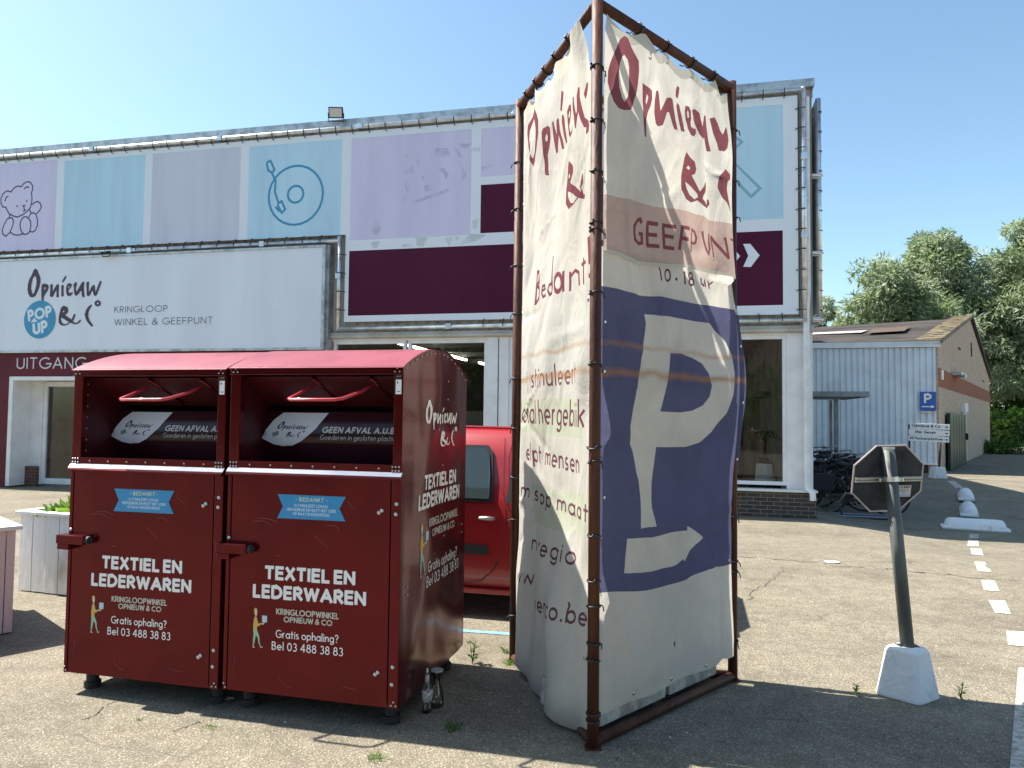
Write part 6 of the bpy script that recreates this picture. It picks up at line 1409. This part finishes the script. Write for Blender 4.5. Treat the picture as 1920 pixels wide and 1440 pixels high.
def tuft(x, y, r, h, n, lb, seed, m):
    rn = random.Random(seed); t = thing('grass_tuft', lb, 'grass tuft', (x, y, 0))
    mb = MB()
    for k in range(n):
        a = rn.uniform(0, 6.28); q = Vector((rn.gauss(0, r * .4), rn.gauss(0, r * .4), 0)); d = Vector((math.cos(a) * rn.uniform(.2, .9), math.sin(a) * rn.uniform(.2, .9), 1)).normalized() * h * rn.uniform(.4, 1); s_ = d.cross(Vector((0, 0, 1))).normalized() * .002
        mb.add([q - s_, q + s_, q + d * .6 + s_ * .7, q + d + Vector((d.x, d.y, 0)) * .4], [(0, 1, 2, 3)], rn.choice([0, 1]))
    mb.build('blades', m, t); return t
ym = [lm2[0], lm2[1]]
tuft(-.614, 3.48, .05, .035, 60, 'flat bright green grass tuft on the sunlit ground in front', 4, ym)
tuft(-.28, 3.80, .05, .06, 50, 'grass tuft in the shadow between container and tower', 5, [lm2[1], lm2[2]])
tuft(.0, 4.80, .06, .05, 60, 'yellowish grass tuft at the left foot of the tower', 6, ym)
tuft(-.02, 5.02, .03, .055, 30, 'thin green grass tuft just behind the left tower pole', 7, ym)
tuft(-1.53, 3.80, .05, .02, 40, 'low sprig of grass in the crack before the left container', 9, ym)
tuft(-1.92, 3.88, .03, .015, 25, 'tiny yellow grass sprig in the crack farther left', 10, ym)
sx_ = thing('shrub', 'light green leafy plant growing in the white planter', 'shrub', (-3.80, 6.75, .62))
leaves('leaves', [(random.uniform(-.3, .4), random.uniform(-.1, .25) - .1, random.uniform(.02, .10), .10, random.choice([0, 0, 1])) for _ in range(22)], 26, .12, .06, lm2, sx_, 51, -.2)
MB().tube([(0, 0, -.08), (.02, 0, .12)], .008, 5).build('stem', barkm, sx_)

# ================================================================== bottle, carafe, litter
cg = glass('clear glass', (.80, .83, .82), 2.2)
bt = thing('bottle', 'slim clear glass bottle with a white label beside the right container', 'bottle', (-.44, 4.02, 0))
MB().lathe([(.024, 0), (.027, .004), (.027, .11), (.024, .13), (.011, .165), (.010, .20), (.012, .202), (.012, .212), (.009, .212)], 16).build('glass', cg, bt, smooth=True)
MB().lathe([(.0278, .06), (.0278, .118)], 16).build('label', mat('bottle label', (.6, .6, .57), .6, col2=(.2, .2, .2), scale=60, blotch=(.52, .58)), bt, smooth=True)
MB().lathe([(.0125, .16), (.0118, .198)], 12).build('neck_label', mat('neck label', (.45, .45, .45), .5), bt, smooth=True)
MB().tube([(0, 0, .212), (0, 0, .232)], .005, 8).build('pourer', M['steelw'], bt)
ca = thing('carafe', 'clear glass carafe with a flared neck standing behind the bottle', 'carafe', (-.395, 4.10, 0))
MB().lathe([(.036, 0), (.040, .006), (.040, .05), (.034, .085), (.018, .135), (.017, .15), (.030, .185), (.034, .195), (.032, .195), (.015, .152)], 20).build('glass', cg, ca, smooth=True)
MB().lathe([(.033, .19), (.0352, .194), (.0352, .199), (.032, .199)], 20).build('lip', mat('carafe lip', (.35, .37, .36), .2), ca, smooth=True)
pa = thing('paper_scrap', 'flat white paper scrap on the sunlit car park', 'litter', (3.61, 8.28, 0))
MB().grid(lambda u, v: ((u - .5) * .16, (v - .5) * .14 * math.sin(math.pi * (.15 + .7 * u)), .008 + .014 * abs(nz(u * 4, v * 4, 2))), 8, 6).build('sheet', M['steelw'], pa)
le = thing('leaf', 'pale dry leaf lying in the shade below the left container', 'leaf', (-1.58, 4.13, .0), R(20))
MB().grid(lambda u, v: ((u - .5) * .11, (v - .5) * .03 * math.sin(math.pi * (.08 + .84 * u)), .006 + .012 * (2 * v - 1) ** 2), 10, 4).build('blade', mat('dry leaf', (.42, .40, .36), .8), le, smooth=True)
rn = random.Random(77); cm_ = [mat('pebble pale', (.5, .46, .38), .9), mat('pebble dark', (.05, .045, .04), .9)]
pb = MB()
for k in range(260):
    x, y = rn.uniform(-3.2, 3.4), rn.uniform(3.2, 9); s_ = rn.uniform(.003, .009)
    vs = [(x + s_ * rn.uniform(.6, 1.3), y, .0), (x, y + s_ * rn.uniform(.6, 1.3), 0), (x - s_, y, 0), (x, y - s_, 0), (x, y, s_ * rn.uniform(.5, .9))]
    pb.add(vs, [(0, 1, 4), (1, 2, 4), (2, 3, 4), (3, 0, 4)], rn.choice([0, 1]))
tag(pb.build('loose_grit', cm_), 'scattered small stones and crumbs on the tarmac', 'grit', None, 'stuff')
